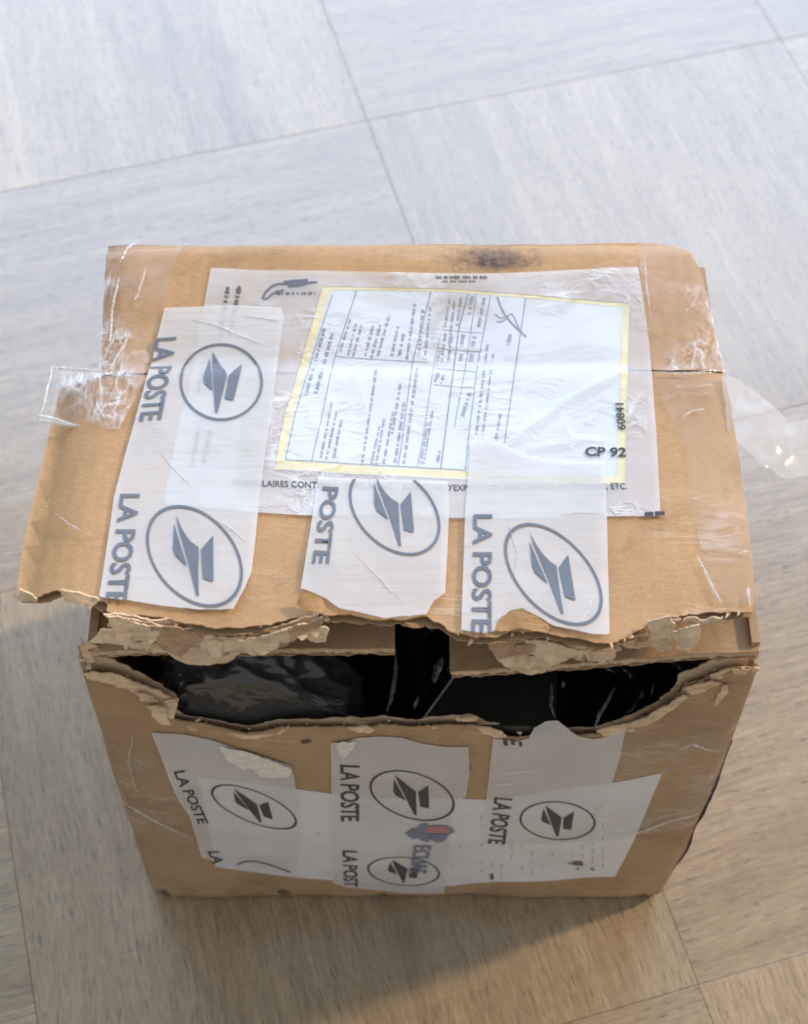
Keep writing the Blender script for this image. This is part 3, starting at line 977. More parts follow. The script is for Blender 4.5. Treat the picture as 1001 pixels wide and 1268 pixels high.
def scraps(name, S, spots, parent, seed, out=1.0):
    """layered, curled plates of torn liner: spots are (photo x, y, size px)"""
    rg = random.Random(seed)
    bm = bmesh.new()
    for (x, y, sz) in spots:
        c0 = S(*S.px(x, y), 0.0008 + rg.uniform(0, 0.0018) * out)
        R = sz * 0.00029
        ang = rg.gauss(0, 0.45)
        n0 = (S(*S.px(x, y), 0.01) - S(*S.px(x, y), 0.0)).normalized()
        tilt = Vector((rg.uniform(-1, 1), rg.uniform(-1, 1), rg.uniform(-1, 1))) * 0.24
        n1 = (n0 + tilt).normalized()
        t1 = Vector((0, 0.3, 1)).cross(n1).normalized() if abs(n1.z) < 0.9 else Vector((1, 0, 0))
        t2 = n1.cross(t1).normalized()
        cu = rg.uniform(-0.3, 0.3) / R
        N = 18
        pts = []
        asp = rg.uniform(0.28, 0.6)
        for ring_ in (0.0, 0.55, 1.0):
            row = []
            for i in range(N if ring_ else 1):
                th = 6.2832 * i / N
                rr = R * ring_ * (1 + 0.35 * nz(math.cos(th) * 1.3, math.sin(th) * 1.3, seed + x, 1.7) + 0.18 * nz(math.cos(th) * 4, math.sin(th) * 4, x, 2))
                a, b = rr * math.cos(th), rr * math.sin(th) * asp
                a, b = a * math.cos(ang) - b * math.sin(ang), a * math.sin(ang) + b * math.cos(ang)
                row.append(c0 + t1 * a + t2 * b + n1 * (cu * a * a + 0.10 * R * nz(a * 300, b * 300, seed, 1)))
            pts.append(row)
        for side in (0.0, -0.0005):
            V = [[bm.verts.new(p + n1 * side) for p in row] for row in pts]
            fl = []
            for i in range(N):
                j = (i + 1) % N
                fl.append((V[0][0], V[1][i], V[1][j]))
                fl.append((V[1][i], V[2][i], V[2][j], V[1][j]))
            for f in fl:
                bm.faces.new(f if side == 0 else f[::-1]).smooth = True
            if side == 0:
                top_ = V[2]
            else:
                for i in range(N):
                    j = (i + 1) % N
                    bm.faces.new((top_[j], top_[i], V[2][i], V[2][j]))
    o = link(name, bm, M_TORN, parent)
    o["kind"] = "stuff"
    return o


rg = random.Random(77)
sp = [(x + rg.uniform(-5, 5), y + rg.uniform(-4, 4), rg.uniform(7, 16)) for x, y in ((140, 772), (158, 780), (178, 776), (200, 786), (222, 790), (240, 800), (262, 795), (280, 806), (300, 790), (318, 794), (340, 784), (360, 776),
      (380, 768), (212, 806), (250, 812), (150, 790), (170, 790), (290, 798), (232, 786))]
sp += [(x + rg.uniform(-4, 4), y + rg.uniform(-3, 3), rg.uniform(7, 15)) for x, y in ((606, 792), (622, 788), (640, 800), (662, 806), (680, 800), (702, 800), (722, 803), (650, 818), (742, 799), (672, 792), (630, 808))]
sp += [(x + rg.uniform(-3, 3), y + rg.uniform(-3, 3), rg.uniform(7, 13)) for x, y in ((768, 798), (782, 794), (796, 790), (808, 782), (818, 792), (826, 780), (838, 784), (850, 778), (862, 774), (812, 770), (834, 766), (852, 764), (874, 762), (790, 784))]
scraps("torn_scraps", hang, [q for i_, q in enumerate(sp) if i_ % 4 == 0 or (q[0] > 750 and i_ % 2)], flap, 4, 1.2)
sp = [(x + rg.uniform(-3, 3), y + rg.uniform(-3, 3), rg.uniform(6, 12)) for x, y in ((112, 828), (130, 834), (150, 842), (172, 850), (190, 864), (200, 876), (208, 866), (214, 880), (196, 884), (104, 806), (110, 818), (100, 796), (118, 800),
      (570, 884), (584, 888), (600, 896), (616, 904), (446, 896), (458, 900), (848, 852), (862, 842), (876, 834), (890, 832), (905, 826), (920, 824), (932, 818), (884, 846), (838, 866), (820, 876), (800, 886),
      (780, 896), (760, 903), (240, 898), (280, 905), (350, 902), (500, 900), (540, 897), (636, 911))]
scraps("torn_scraps", lip, [(a, b, c_ * 0.7) for a, b, c_ in sp[::2]], front, 9, 0.8)

rng = random.Random(11)
bm = bmesh.new()


def fibre(p, d, w, n):
    """one small curled scrap of torn paper"""
    s = d.cross(n).normalized() * w
    m = p + d * 0.5 + n * rng.uniform(0.0002, 0.0012)
    q = p + d + n * rng.uniform(-0.001, 0.0015)
    a = [bm.verts.new(x) for x in (p - s, p + s, m + s * rng.uniform(0.5, 1.1), m - s * rng.uniform(0.5, 1.1), q + s * rng.uniform(0, 0.5), q - s * rng.uniform(0, 0.5))]
    bm.faces.new((a[0], a[1], a[2], a[3]))
    bm.faces.new((a[3], a[2], a[4], a[5]))


for k_ in range(40):
    u, v = rng.choice(rim_uv)
    p = FRONT(u, v, -rng.uniform(-0.0003, 0.003))
    fibre(p, Vector((rng.uniform(-0.9, 0.9), rng.uniform(-0.8, 0.3), rng.uniform(-0.2, 1))).normalized() * rng.uniform(0.0008, 0.0034), rng.uniform(0.0003, 0.0012), Vector((0, -1, 0.2)))
o = link("torn_fibres", bm, M_TORN, front)
o["kind"] = "stuff"
bm = bmesh.new()
for k_ in range(24):
    u, v = rng.choice(flap_rim)
    p = TOP(u, v + 0.0005, -rng.uniform(-0.0002, 0.003))
    fibre(p, Vector((rng.uniform(-0.9, 0.9), rng.uniform(-1, 0.1), rng.uniform(-0.7, 0.3))).normalized() * rng.uniform(0.0008, 0.003), rng.uniform(0.0003, 0.0011), Vector((0, -0.5, 0.8)))
o = link("torn_fibres", bm, M_TORN, flap)
o["kind"] = "stuff"

# --- document pouch and the customs form in it
L_TAPE_LOW, L_FORM, L_FORMINK, L_POUCH, L_POUCHINK, L_TAPE, L_INK = 0.0003, 0.0007, 0.00082, 0.0012, 0.00140, 0.0017, 0.00208
rip = lambda u, v: 0.0
POUCH = [(262, 334), (330, 337), (420, 338), (520, 340), (600, 341), (700, 337), (790, 333), (796, 370), (804, 430), (812, 530), (818, 641), (700, 643), (560, 644),
         (380, 641), (300, 636), (205, 628), (216, 575), (232, 500), (246, 420)]
FORM = [(400, 357), (470, 358), (560, 360), (680, 369), (780, 378), (777, 480), (774, 602), (680, 599), (590, 596), (470, 590), (340, 583), (352, 520), (376, 440)]
FORM_IN = [(409, 361), (470, 361), (560, 363), (680, 373), (771, 382), (768, 480), (763, 592), (680, 589), (590, 586), (470, 580), (352, 572), (363, 515), (386, 438)]


def frame_polys(S, outer, inner):
    O, I = pxs(S, outer), pxs(S, inner)
    n = len(O)
    return [[O[i], O[(i + 1) % n], I[(i + 1) % n], I[i]] for i in range(n)]


form_wave = lambda u, v: 0.0004 * nz(u, v, 12, 40)
form = sheet("customs_form", pxs(TOP, FORM), TOP, L_FORM, 0.0002, M_PAPER, box, 0.006)
form["label"] = "white printed form with a yellow border under the clear pouch"
print_on("yellow_border", frame_polys(TOP, FORM, FORM_IN), TOP, L_FORMINK, M_YELLOW, form)
lines = []
for pts, w in (([(412, 366), (388, 440), (366, 515), (354, 571)], 1.1), ([(354, 571), (470, 578), (577, 584)], 1.3), ([(442, 361), (414, 447), (396, 530), (386, 574)], 1.1),
               ([(534, 362), (511, 450), (498, 550), (493, 579)], 1.2), ([(545, 420), (538, 450), (523, 550), (517, 580)], 1.0), ([(580, 364), (568, 410), (554, 520), (546, 582)], 1.8),
               ([(590, 366), (576, 460), (563, 530)], 1.1), ([(608, 366), (592, 452), (582, 530), (576, 584)], 1.3), ([(651, 371), (638, 460), (629, 520), (625, 550)], 1.3),
               ([(416, 443), (470, 447), (538, 451)], 1.0), ([(538, 458), (590, 462)], 1.0), ([(537, 478), (588, 482)], 1.0), ([(548, 410), (597, 414)], 1.0), ([(543, 433), (594, 437)], 1.0)):
    lines += stroke(TOP, pts, w)
print_on("ruled_line", lines, TOP, L_FORMINK, M_FORMLINE, form)
rng = random.Random(5)
runs = [((402, 408), (379, 492), 4), ((412, 414), (391, 490), 4), ((434, 397), (421, 438), 3), ((441, 402), (431, 443), 3), ((448, 404), (437, 444), 3), ((462, 405), (452, 444), 3.4),
        ((471, 404), (460, 445), 3.4), ((482, 393), (467, 446), 3.4), ((493, 406), (485, 444), 3.4), ((500, 415), (494, 446), 4), ((514, 378), (504, 447), 3.4), ((524, 385), (519, 440), 4.5),
        ((533, 382), (526, 447), 3.4), ((466, 460), (448, 580), 3.2), ((496, 477), (486, 540), 3.4), ((501, 500), (489, 578), 4), ((517, 458), (500, 578), 3.6), ((487, 512), (475, 577), 3.2),
        ((411, 500), (397, 572), 2.8), ((417, 512), (404, 572), 2.8), ((423, 522), (413, 572), 3.6), ((476, 520), (466, 577), 3.2), ((470, 530), (460, 577), 2.8), ((536, 510), (525, 576), 2.8),
        ((530, 525), (521, 577), 2.6), ((557, 372), (551, 408), 3), ((563, 374), (556, 430), 3), ((571, 370), (566, 405), 3.4), ((585, 368), (581, 392), 4), ((600, 370), (592, 410), 4),
        ((552, 414), (546, 456), 3), ((560, 416), (554, 456), 3.2), ((574, 416), (571, 432), 4), ((588, 418), (585, 432), 5), ((545, 436), (541, 452), 3), ((572, 440), (568, 456), 4),
        ((585, 440), (581, 456), 5), ((543, 464), (538, 476), 4), ((550, 466), (546, 476), 3), ((582, 488), (572, 520), 4.5), ((604, 428), (590, 540), 3.2), ((611, 440), (598, 540), 2.8),
        ((632, 416), (629, 430), 4.5), ((620, 514), (614, 546), 3.2), ((545, 560), (541, 578), 3.6)]
tt = []
for a, b, hh in runs:
    tt += tiny_text(TOP, a, b, hh * 1.3, rng)
print_on("printed_text", tt, TOP, L_FORMINK, M_FORMINK, form, None)
sig = stroke(TOP, [(616, 369), (619, 379), (625, 391), (633, 401), (642, 410), (652, 419)], 2.2) + \
    stroke(TOP, [(613, 391), (620, 396), (628, 393), (634, 390), (637, 395), (641, 404), (645, 413)], 1.4) + stroke(TOP, [(615, 400), (622, 400), (630, 394)], 1.4)
print_on("signature", sig, TOP, L_FORMINK + 0.00002, M_INK, form)
lettering("CP 92", TOP, L_POUCHINK, (724, 568), (775, 569), (725, 556), M_BLACKINK, form, 0.03)
lettering("60841", TOP, L_POUCHINK, (775, 535), (772, 502), (764, 535), M_BLACKINK, form, 0.02)

pouch = sheet("document_pouch", pxs(TOP, POUCH), TOP, L_POUCH, 0.00012, M_POUCH, box, 0.005, lambda u, v: 0.0002 * nz(u, v, 15, 60)) if False else None
# pouch film: milky border all round, clear window over the form
FORM_EDGE = [FORM[0], FORM[1], FORM[2], FORM[3], FORM[4], FORM[5], FORM[6], FORM[7], FORM[8], FORM[9], FORM[10], FORM[11], FORM[12]]
ring = []
PO = pxs(TOP, POUCH)
bmp = bmesh.new()
pv = [bmp.verts.new((x, y, 0)) for x, y in PO]
fv = [bmp.verts.new((x, y, 0)) for x, y in pxs(TOP, FORM)]
edges = [bmp.edges.new((pv[i], pv[(i + 1) % len(pv)])) for i in range(len(pv))] + [bmp.edges.new((fv[i], fv[(i + 1) % len(fv)])) for i in range(len(fv))]
bmesh.ops.triangle_fill(bmp, use_beauty=True, use_dissolve=False, edges=edges, normal=(0, 0, 1))
grid_cut(bmp, 0.006)
for f in bmp.faces:
    f.normal_update()
pouch = link("document_pouch", wrap(bmp, TOP, L_POUCH, 0.0), M_POUCH, box)
WCR = [(TOP.px(*a), TOP.px(*b), hgt, wid) for a, b, hgt, wid in (((396, 440), (424, 590), 0.0010, 0.0013), ((436, 452), (474, 585), 0.0008, 0.0012), ((380, 500), (402, 560), 0.0008, 0.0011),
        ((632, 552), (700, 500), 0.0016, 0.0022), ((690, 506), (772, 462), 0.0010, 0.0020), ((650, 560), (742, 545), 0.0008, 0.002), ((560, 470), (600, 590), 0.0005, 0.0014))]


def creases(u, v):
    h_ = 0.0
    for (a, b, hgt, wid) in WCR:
        dx, dy = b[0] - a[0], b[1] - a[1]
        L2 = dx * dx + dy * dy
        t = max(0.0, min(1.0, ((u - a[0]) * dx + (v - a[1]) * dy) / L2))
        d = math.hypot(u - a[0] - t * dx, v - a[1] - t * dy)
        h_ += hgt * math.exp(-(d / wid) ** 2) * math.sin(math.pi * min(1, max(0, t * 0.96 + 0.02))) ** 0.5
    return h_


sheet("pouch_window", pxs(TOP, FORM), TOP, L_POUCH, 0.0, M_POUCH_CLEAR, pouch, 0.0012, creases)
lettering("FORMULAIRES CONTENUS: DOCUMENT,", TOP, L_POUCHINK, (289, 606), (490, 611), (289, 597), M_INK_F, pouch, 0.012)
lettering("BULLETINS D'EXPEDITION, DOCUMENTS DE DOUANE, ETC.", TOP, L_POUCHINK, (499, 611), (777, 610), (499, 602), M_INK_F, pouch, 0.012)
rng = random.Random(9)
for a, b, hh in (((283, 358), (273, 420), 6), ((297, 357), (284, 424), 7), ((247, 532), (238, 582), 6), ((261, 536), (252, 580), 7), ((540, 346), (604, 346), 5), ((548, 351), (590, 351), 2.5),
                 ((343, 366), (392, 366), 4.5), ((252, 452), (246, 490), 6)):
    print_on("printed_text", tiny_text(TOP, a, b, hh, rng), TOP, L_POUCHINK, M_INK_F, pouch, None)
em = stroke(TOP, [(326, 372), (329, 365), (337, 357), (346, 354), (362, 354), (376, 353), (393, 352)], 2.6) + stroke(TOP, [(352, 352), (364, 350.5), (382, 349.5)], 3.2) + \
    stroke(TOP, [(358, 357), (370, 356), (380, 354)], 2.8) + stroke(TOP, [(325, 370), (327, 373), (332, 372), (337, 367), (343, 364), (352, 362)], 2.2) + stroke(TOP, [(343, 362), (346, 366)], 3.0)
print_on("emblem", em, TOP, L_POUCHINK, M_INK, pouch)
print_on("registration_mark", [pxs(TOP, [(798, 637), (809, 637), (809, 642), (798, 642)]), pxs(TOP, [(811, 636), (823, 636), (823, 641), (811, 641)])], TOP, L_POUCHINK, M_BLACKINK, pouch)

slip = sheet("paper_slip", pxs(TOP, [(226, 505), (262, 508), (300, 512), (296, 570), (290, 632), (240, 629), (203, 623), (214, 565)]), TOP, L_FORM, 0.0002, M_PAPER, pouch, 0.006)

# --- white postal tape over the top
def clip_below(S, a, b):
    """cut line through two photo points; keeps the side away from the viewer"""
    A, B = S.px(*a), S.px(*b)
    n = (B[1] - A[1], -(B[0] - A[0]))
    if n[1] > 0:
        n = (-n[0], -n[1])
    return (A, n)


T1 = pxs(TOP, [(205, 384), (240, 383), (290, 381), (349, 384), (352, 396), (346, 440), (338, 500), (330, 560), (322, 620), (316, 680), (312, 712), (301, 738)]) + \
    jag(pxs(TOP, [(301, 738), (290, 758), (262, 759), (225, 757), (180, 751), (150, 746), (124, 742)]), 0.0004, 0.0015, 101.0)[1:] + pxs(TOP, [(132, 690), (142, 620), (158, 560), (180, 480), (196, 420)])
tw = lambda u, v: 0.00018 * nz(u, v, 31, 70)
tape = sheet("postal_tape", T1, TOP, L_TAPE, 0.0, M_TAPE, box, 0.005, tw)
tape["label"] = "white tape strip running down over the left of the pouch"
lettering("LA POSTE", TOP, L_INK, (193, 423), (173, 526), (220, 421), M_INK, tape, 0.022, extra=tw)
lettering("LA POSTE", TOP, L_INK, (150, 616), (131, 752), (175, 616), M_INK, tape, 0.022, extra=tw, keep=[clip_below(TOP, (120, 744), (180, 750))])
logo(TOP, L_INK, (275, 477), (51, 4), (4, -48), M_INK, tape, tw)
logo(TOP, L_INK, (242, 693), (59, 12), (-9, -62), M_INK, tape, tw, clip=[clip_below(TOP, (230, 757), (292, 757)), ])

T2 = pxs(TOP, [(394, 594), (470, 598), (555, 600), (556, 640), (553, 700), (551, 738)]) + \
    jag(pxs(TOP, [(551, 738), (537, 748), (528, 764), (505, 767), (475, 769), (445, 762), (420, 757), (405, 746), (388, 738), (373, 733)]), 0.0004, 0.0012, 103.0)[1:] + pxs(TOP, [(380, 690), (388, 640)])
tape = sheet("postal_tape", T2, TOP, L_TAPE + 0.0001, 0.0, M_TAPE, box, 0.005, tw)
tape["label"] = "white tape strip ending raggedly over the black gap"
lettering("POSTE", TOP, L_INK + 0.0001, (400, 607), (387, 702), (420, 608), M_INK, tape, 0.022, extra=tw)
logo(TOP, L_INK + 0.0001, (489, 637), (55, 8), (-12, -55), M_INK, tape, tw, clip=[(lambda A, n: (A, (-n[0], -n[1])))(*clip_below(TOP, (394, 597), (555, 601)))])

T3 = pxs(TOP, [(583, 552), (603, 546), (628, 556), (655, 568), (690, 574), (749, 576), (751, 640), (753, 720), (754, 788)]) + \
    jag(pxs(TOP, [(754, 790), (735, 789), (705, 783), (684, 778), (664, 766), (647, 757), (632, 760), (618, 770), (611, 786), (600, 788), (571, 784)]), 0.0003, 0.0012, 105.0)[1:] + pxs(TOP, [(573, 720), (576, 640)])
tape = sheet("postal_tape", T3, TOP, L_TAPE + 0.0002, 0.0, M_TAPE, box, 0.005, tw)
tape["label"] = "white tape strip over the lower edge of the form"
lettering("LA POSTE", TOP, L_INK + 0.0002, (586, 642), (583, 788), (610, 642), M_INK, tape, 0.022, extra=tw)
logo(TOP, L_INK + 0.0002, (685, 716), (58, 14), (-18, -62), M_INK, tape, tw, clip=[clip_below(TOP, (690, 780), (755, 788))])

dirt = plain_material("dirt_smudge", (0.13, 0.085, 0.05), 0.9)
for p in ([(344, 1103), (352, 1101), (360, 1105), (354, 1108), (346, 1107)], [(196, 1104), (204, 1102), (212, 1110), (214, 1115), (199, 1115)], [(470, 1107), (478, 1106), (480, 1109), (472, 1110)],
          [(578, 948), (582, 944), (584, 952), (580, 956)], [(372, 917), (382, 915), (386, 918), (376, 920)], [(786, 1110), (800, 1106), (804, 1112), (792, 1116)]):
    print_on("dirt_smudge", [jag(pxs(FRONT, p + p[:1]), 0.0005, 0.0006, p[0][0])[:-1]], FRONT, 0.00025, dirt, front, 0.004)

# --- white label and tape on the front wall
LABEL = [(246, 962), (300, 968), (370, 977), (430, 985), (520, 988), (600, 990), (680, 979), (750, 970), (820, 957), (802, 1000), (782, 1046), (762, 1085), (690, 1089), (615, 1091),
         (560, 1096), (480, 1094), (420, 1090), (340, 1082), (268, 1071)]
label = sheet("shipping_label", pxs(FRONT, LABEL), FRONT, 0.0003, 0.00012, M_LABEL, box, 0.006, tw)
rng = random.Random(21)
tt = []
for i in range(13):
    x = 596 + i * 12.5
    y = 1004 + rng.uniform(0, 20)
    while y < 1080:
        q, w_ = rng.uniform(3, 9), rng.uniform(0.9, 1.7)
        if x < 775 - (y - 1004) * 0.2 and rng.random() < 0.6:
            tt.append([FRONT.px(x, y), FRONT.px(x + w_, y), FRONT.px(x + w_ - 0.5, y + q), FRONT.px(x - 0.5, y + q)])
        y += q + rng.uniform(3, 9)
for i in range(14):
    x, y = rng.uniform(385, 590), rng.uniform(1000, 1085)
    tt.append([FRONT.px(x, y), FRONT.px(x + 1.4, y), FRONT.px(x + 1.2, y + 4), FRONT.px(x, y + 4)])
o = print_on("faint_print", tt, FRONT, 0.00045, plain_material("faint_print", (0.50, 0.48, 0.47), 0.6), label)
o["kind"] = "stuff"
smudge = plain_material('brown_smudge', (0.16, 0.12, 0.09), 0.8)
for p in ([(606, 1082), (611, 1080), (612, 1087), (608, 1089)], [(702, 1068), (711, 1065), (721, 1065), (718, 1068), (723, 1071), (714, 1071)], [(713, 1073), (718, 1074), (716, 1077)], [(731, 1074), (736, 1075), (736, 1077), (731, 1076)]):
    print_on("dark_mark", [pxs(FRONT, jq) for jq in (p,)], FRONT, 0.00046, smudge, label)
lettering("ECUAE", FRONT, 0.00112, (512, 1045), (506, 1079), (535, 1045), M_BLUEINK, label, 0.02)
print_on("emblem", [pxs(FRONT, p) for p in ([(502, 1030), (509, 1024), (514, 1023), (517, 1036), (510, 1036)], [(516, 1032), (515, 1024), (521, 1018), (530, 1017), (524, 1024), (526, 1034), (532, 1040), (520, 1038)],
                                            [(530, 1036), (527, 1030), (546, 1031), (556, 1030), (552, 1038), (542, 1041)], [(552, 1019), (560, 1024), (563, 1028), (556, 1031), (557, 1025)])], FRONT, 0.00112, M_BLUEINK, label)
print_on("emblem", [pxs(FRONT, [(527, 1021), (540, 1019), (551, 1020), (556, 1025), (554, 1029), (540, 1028), (528, 1028)])], FRONT, 0.0012, M_REDINK, label)

FT1 = pxs(FRONT, [(188, 905), (226, 907), (262, 914), (310, 930), (362, 947), (366, 968), (371, 1010), (365, 1083), (330, 1080), (268, 1071), (262, 1062), (250, 1060), (236, 1010), (222, 990)])
tape = sheet("postal_tape", FT1, FRONT, 0.0008, 0.0, M_TAPE_THIN, box, 0.005, tw)
tape["label"] = "slanting white tape strip at the left of the front wall"
lettering("LA POSTE", FRONT, 0.00095, (215, 953), (246, 1018), (229, 951), M_INK_F, tape, 0.022, extra=tw)
lettering("LA", FRONT, 0.00095, (257, 1052), (264, 1068), (272, 1052), M_INK_F, tape, 0.022, extra=tw)
logo(FRONT, 0.00095, (315, 997), (51.6, 12.6), (-14, -25), M_INK_F, tape, tw)
print_on("logo", stroke(FRONT, [(294, 1069), (302, 1065), (316, 1064), (332, 1068), (352, 1075), (360, 1078)], 1.4), FRONT, 0.00095, M_INK_F, tape, extra=tw)
gl = lambda u, v: 0.0006 + 0.0006 * nz(u, v, 3, 400)
sheet("torn_paper", jag(pxs(FRONT, [(272, 920), (300, 926), (348, 943), (362, 950), (358, 958), (340, 960), (322, 957), (312, 948), (300, 948), (282, 938)]), 0.0005, 0.0008, 7), FRONT, 0.0009, 0.0003, M_GLUE, tape, 0.002, gl)

FT2 = jag(pxs(FRONT, [(410, 918), (428, 916), (444, 912), (470, 910), (500, 912), (520, 918), (550, 923), (580, 923)]), 0.0003, 0.0015, 9)[:-1] + \
    pxs(FRONT, [(580, 923), (582, 950), (577, 985), (560, 992), (556, 1060), (550, 1104), (500, 1104), (430, 1097), (412, 1092), (411, 1000)])
tape = sheet("postal_tape", FT2, FRONT, 0.0007, 0.0, M_TAPE_THIN, box, 0.005, tw)
tape["label"] = "middle white tape strip down the front wall"
lettering("LA POSTE", FRONT, 0.00084, (421, 945), (422, 1015), (446, 946), M_INK_F, tape, 0.022, extra=tw)
lettering("LA POSTE", FRONT, 0.00084, (424, 1051), (426, 1102), (443, 1052), M_INK_F, tape, 0.022, extra=tw, keep=[clip_below(FRONT, (410, 1095), (460, 1097))])
logo(FRONT, 0.00084, (510.5, 983), (52, 6), (-9, -31), M_INK_F, tape, tw)
logo(FRONT, 0.00084, (500, 1077), (45, 2), (-3, -18), M_INK_F, tape, tw)
sheet("torn_paper", jag(pxs(FRONT, [(416, 917), (430, 915), (443, 914), (437, 925), (426, 937), (420, 930)]), 0.0004, 0.0008, 17), FRONT, 0.0008, 0.0003, M_GLUE, tape, 0.002, gl)

FT3 = jag(pxs(FRONT, [(611, 912), (640, 916), (655, 912), (662, 899), (675, 891), (690, 890), (702, 899), (715, 909), (735, 913), (752, 910), (765, 903), (775, 900)]), 0.0003, 0.0012, 19)[:-1] + \
    pxs(FRONT, [(775, 900), (768, 935), (757, 970), (745, 1010), (736, 1040), (690, 1044), (600, 1044), (602, 990)])
tape = sheet("postal_tape", FT3, FRONT, 0.0008, 0.0, M_TAPE_THIN, box, 0.005, tw)
tape["label"] = "white tape strip peeling up at the right of the front wall"
lettering("LA POSTE", FRONT, 0.00095, (612, 985), (604, 1042), (635, 987), M_INK_F, tape, 0.022, extra=tw)
logo(FRONT, 0.00095, (690.5, 1014), (47, 1), (-3, -24), M_INK_F, tape, tw)
print_on("lettering", [pxs(FRONT, p) for p in ([(623, 914), (628, 914), (629, 921), (624, 921)], [(632, 914), (637, 914), (638, 920), (633, 920)], [(642, 916), (646, 916), (647, 922), (643, 922)])], FRONT, 0.00095, M_INK_F, tape, extra=tw)

# --- clear tape
wr = lambda u, v: 0.0007 * nz(u, v, 41, 120) + 0.0005 * abs(nz(u, v, 43, 260))
CT1 = pxs(TOP, [(134, 306), (236, 304), (214, 330), (205, 372), (190, 430), (178, 468), (122, 468), (127, 400), (131, 335)])
sheet("clear_tape", CT1, TOP, 0.0006, 0.0, M_CLEAR, box, 0.003, wr)
CT2 = pxs(TOP, [(70, 478), (80, 470), (182, 472), (166, 500), (150, 534), (112, 533), (62, 531)])
sheet("clear_tape", CT2, TOP, 0.0012, 0.0, M_CLEAR, box, 0.003, wr)
tab_s = Plane(TOP(*TOP.px(95, 495), 0.0022), (1, 0, -0.10), (0, 1, -0.06), lambda a, b: 0.0012 * nz(a, b, 5, 90))
CT3 = pxs(tab_s, [(66, 456), (130, 458), (182, 472), (176, 474), (140, 470), (116, 476), (112, 533), (60, 527), (47, 524), (52, 509)])
sheet("clear_tape", CT3, tab_s, 0.0, 0.0, M_CLEAR, box, 0.003, wr)
# rolled ends of that tab
bm = bmesh.new()
for (a, b, r) in (((49, 517), (88, 527), 0.0012), ((50, 522), (112, 531), 0.0007), ((66, 456), (52, 512), 0.0006), ((66, 457), (130, 461), 0.0005)):
    A, B = tab_s(*tab_s.px(*a), 0.0006), tab_s(*tab_s.px(*b), 0.0006)
    d = (B - A).normalized()
    s1 = d.cross(Vector((0, 0, 1))).normalized()
    s2 = s1.cross(d)
    pv = None
    for i in range(11):
        c_ = A.lerp(B, i / 10) + s1 * 0.0006 * nz(i * 0.5, r * 900)
        rr = r * (1 + 0.35 * nz(i * 0.6, 3 + r * 700)) * (1 - 0.6 * smooth(0.6, 1, i / 10))
        ring_ = [bm.verts.new(c_ + (s1 * math.cos(t * math.pi / 4) + s2 * math.sin(t * math.pi / 4)) * rr) for t in range(8)]
        if pv:
            for t in range(8):
                bm.faces.new((pv[t], pv[(t + 1) % 8], ring_[(t + 1) % 8], ring_[t])).smooth = True
        pv = ring_
link("tape_roll", bm, M_CREASE, box)
CT4 = pxs(TOP, [(785, 304), (836, 306), (855, 315), (866, 334), (876, 374), (888, 430), (896, 462), (809, 464), (802, 420), (796, 370)])
sheet("clear_tape", CT4, TOP, 0.0017, 0.0, M_CLEAR, box, 0.003, wr)
CT5 = pxs(TOP, [(809, 470), (897, 470), (906, 505), (916, 565), (924, 640), (932, 700), (934, 752), (886, 754), (872, 700), (858, 640), (848, 560), (830, 520)])
sheet("clear_tape", CT5, TOP, 0.0012, 0.0, M_CLEAR_FLAT, box, 0.003, wr)
loose = Plane(TOP(*TOP.px(899, 500), 0.001), (1, 0, -0.42), (0, 1, 0.0), lambda a, b: 0.0025 * nz(a, b, 5, 40) + 0.0012 * nz(a, b, 8, 110))
CT6 = jag(pxs(loose, [(893, 466), (906, 466), (918, 474), (940, 488), (962, 508), (976, 520), (990, 522), (1006, 520), (1030, 530), (1030, 585), (1004, 586), (988, 591), (972, 592), (955, 583),
                      (938, 577), (930, 566), (922, 556), (910, 545), (901, 532), (898, 500), (893, 466)]), 0.0005, 0.002, 6)[:-1]
o = sheet("clear_tape", CT6, loose, 0.0, 0.0, M_CLEAR_LOOSE, box, 0.003)
o["label"] = "loose end of clear tape sticking out past the right edge"
front_clear = lambda u, v: 0.0004 * nz(u, v, 47, 90)
CT7 = pxs(FRONT, [(118, 880), (188, 893), (196, 930), (228, 996), (246, 1062), (176, 1052), (150, 970)])
sheet("clear_tape", CT7, FRONT, 0.0005, 0.0, M_CLEAR_FLAT, box, 0.004, front_clear)
CT8 = pxs(FRONT, [(776, 902), (850, 872), (905, 860), (925, 856), (893, 946), (874, 990), (860, 1016), (800, 1030), (745, 1040), (758, 970)])
sheet("clear_tape", CT8, FRONT, 0.0014, 0.0, M_CLEAR_FLAT, box, 0.004, front_clear)



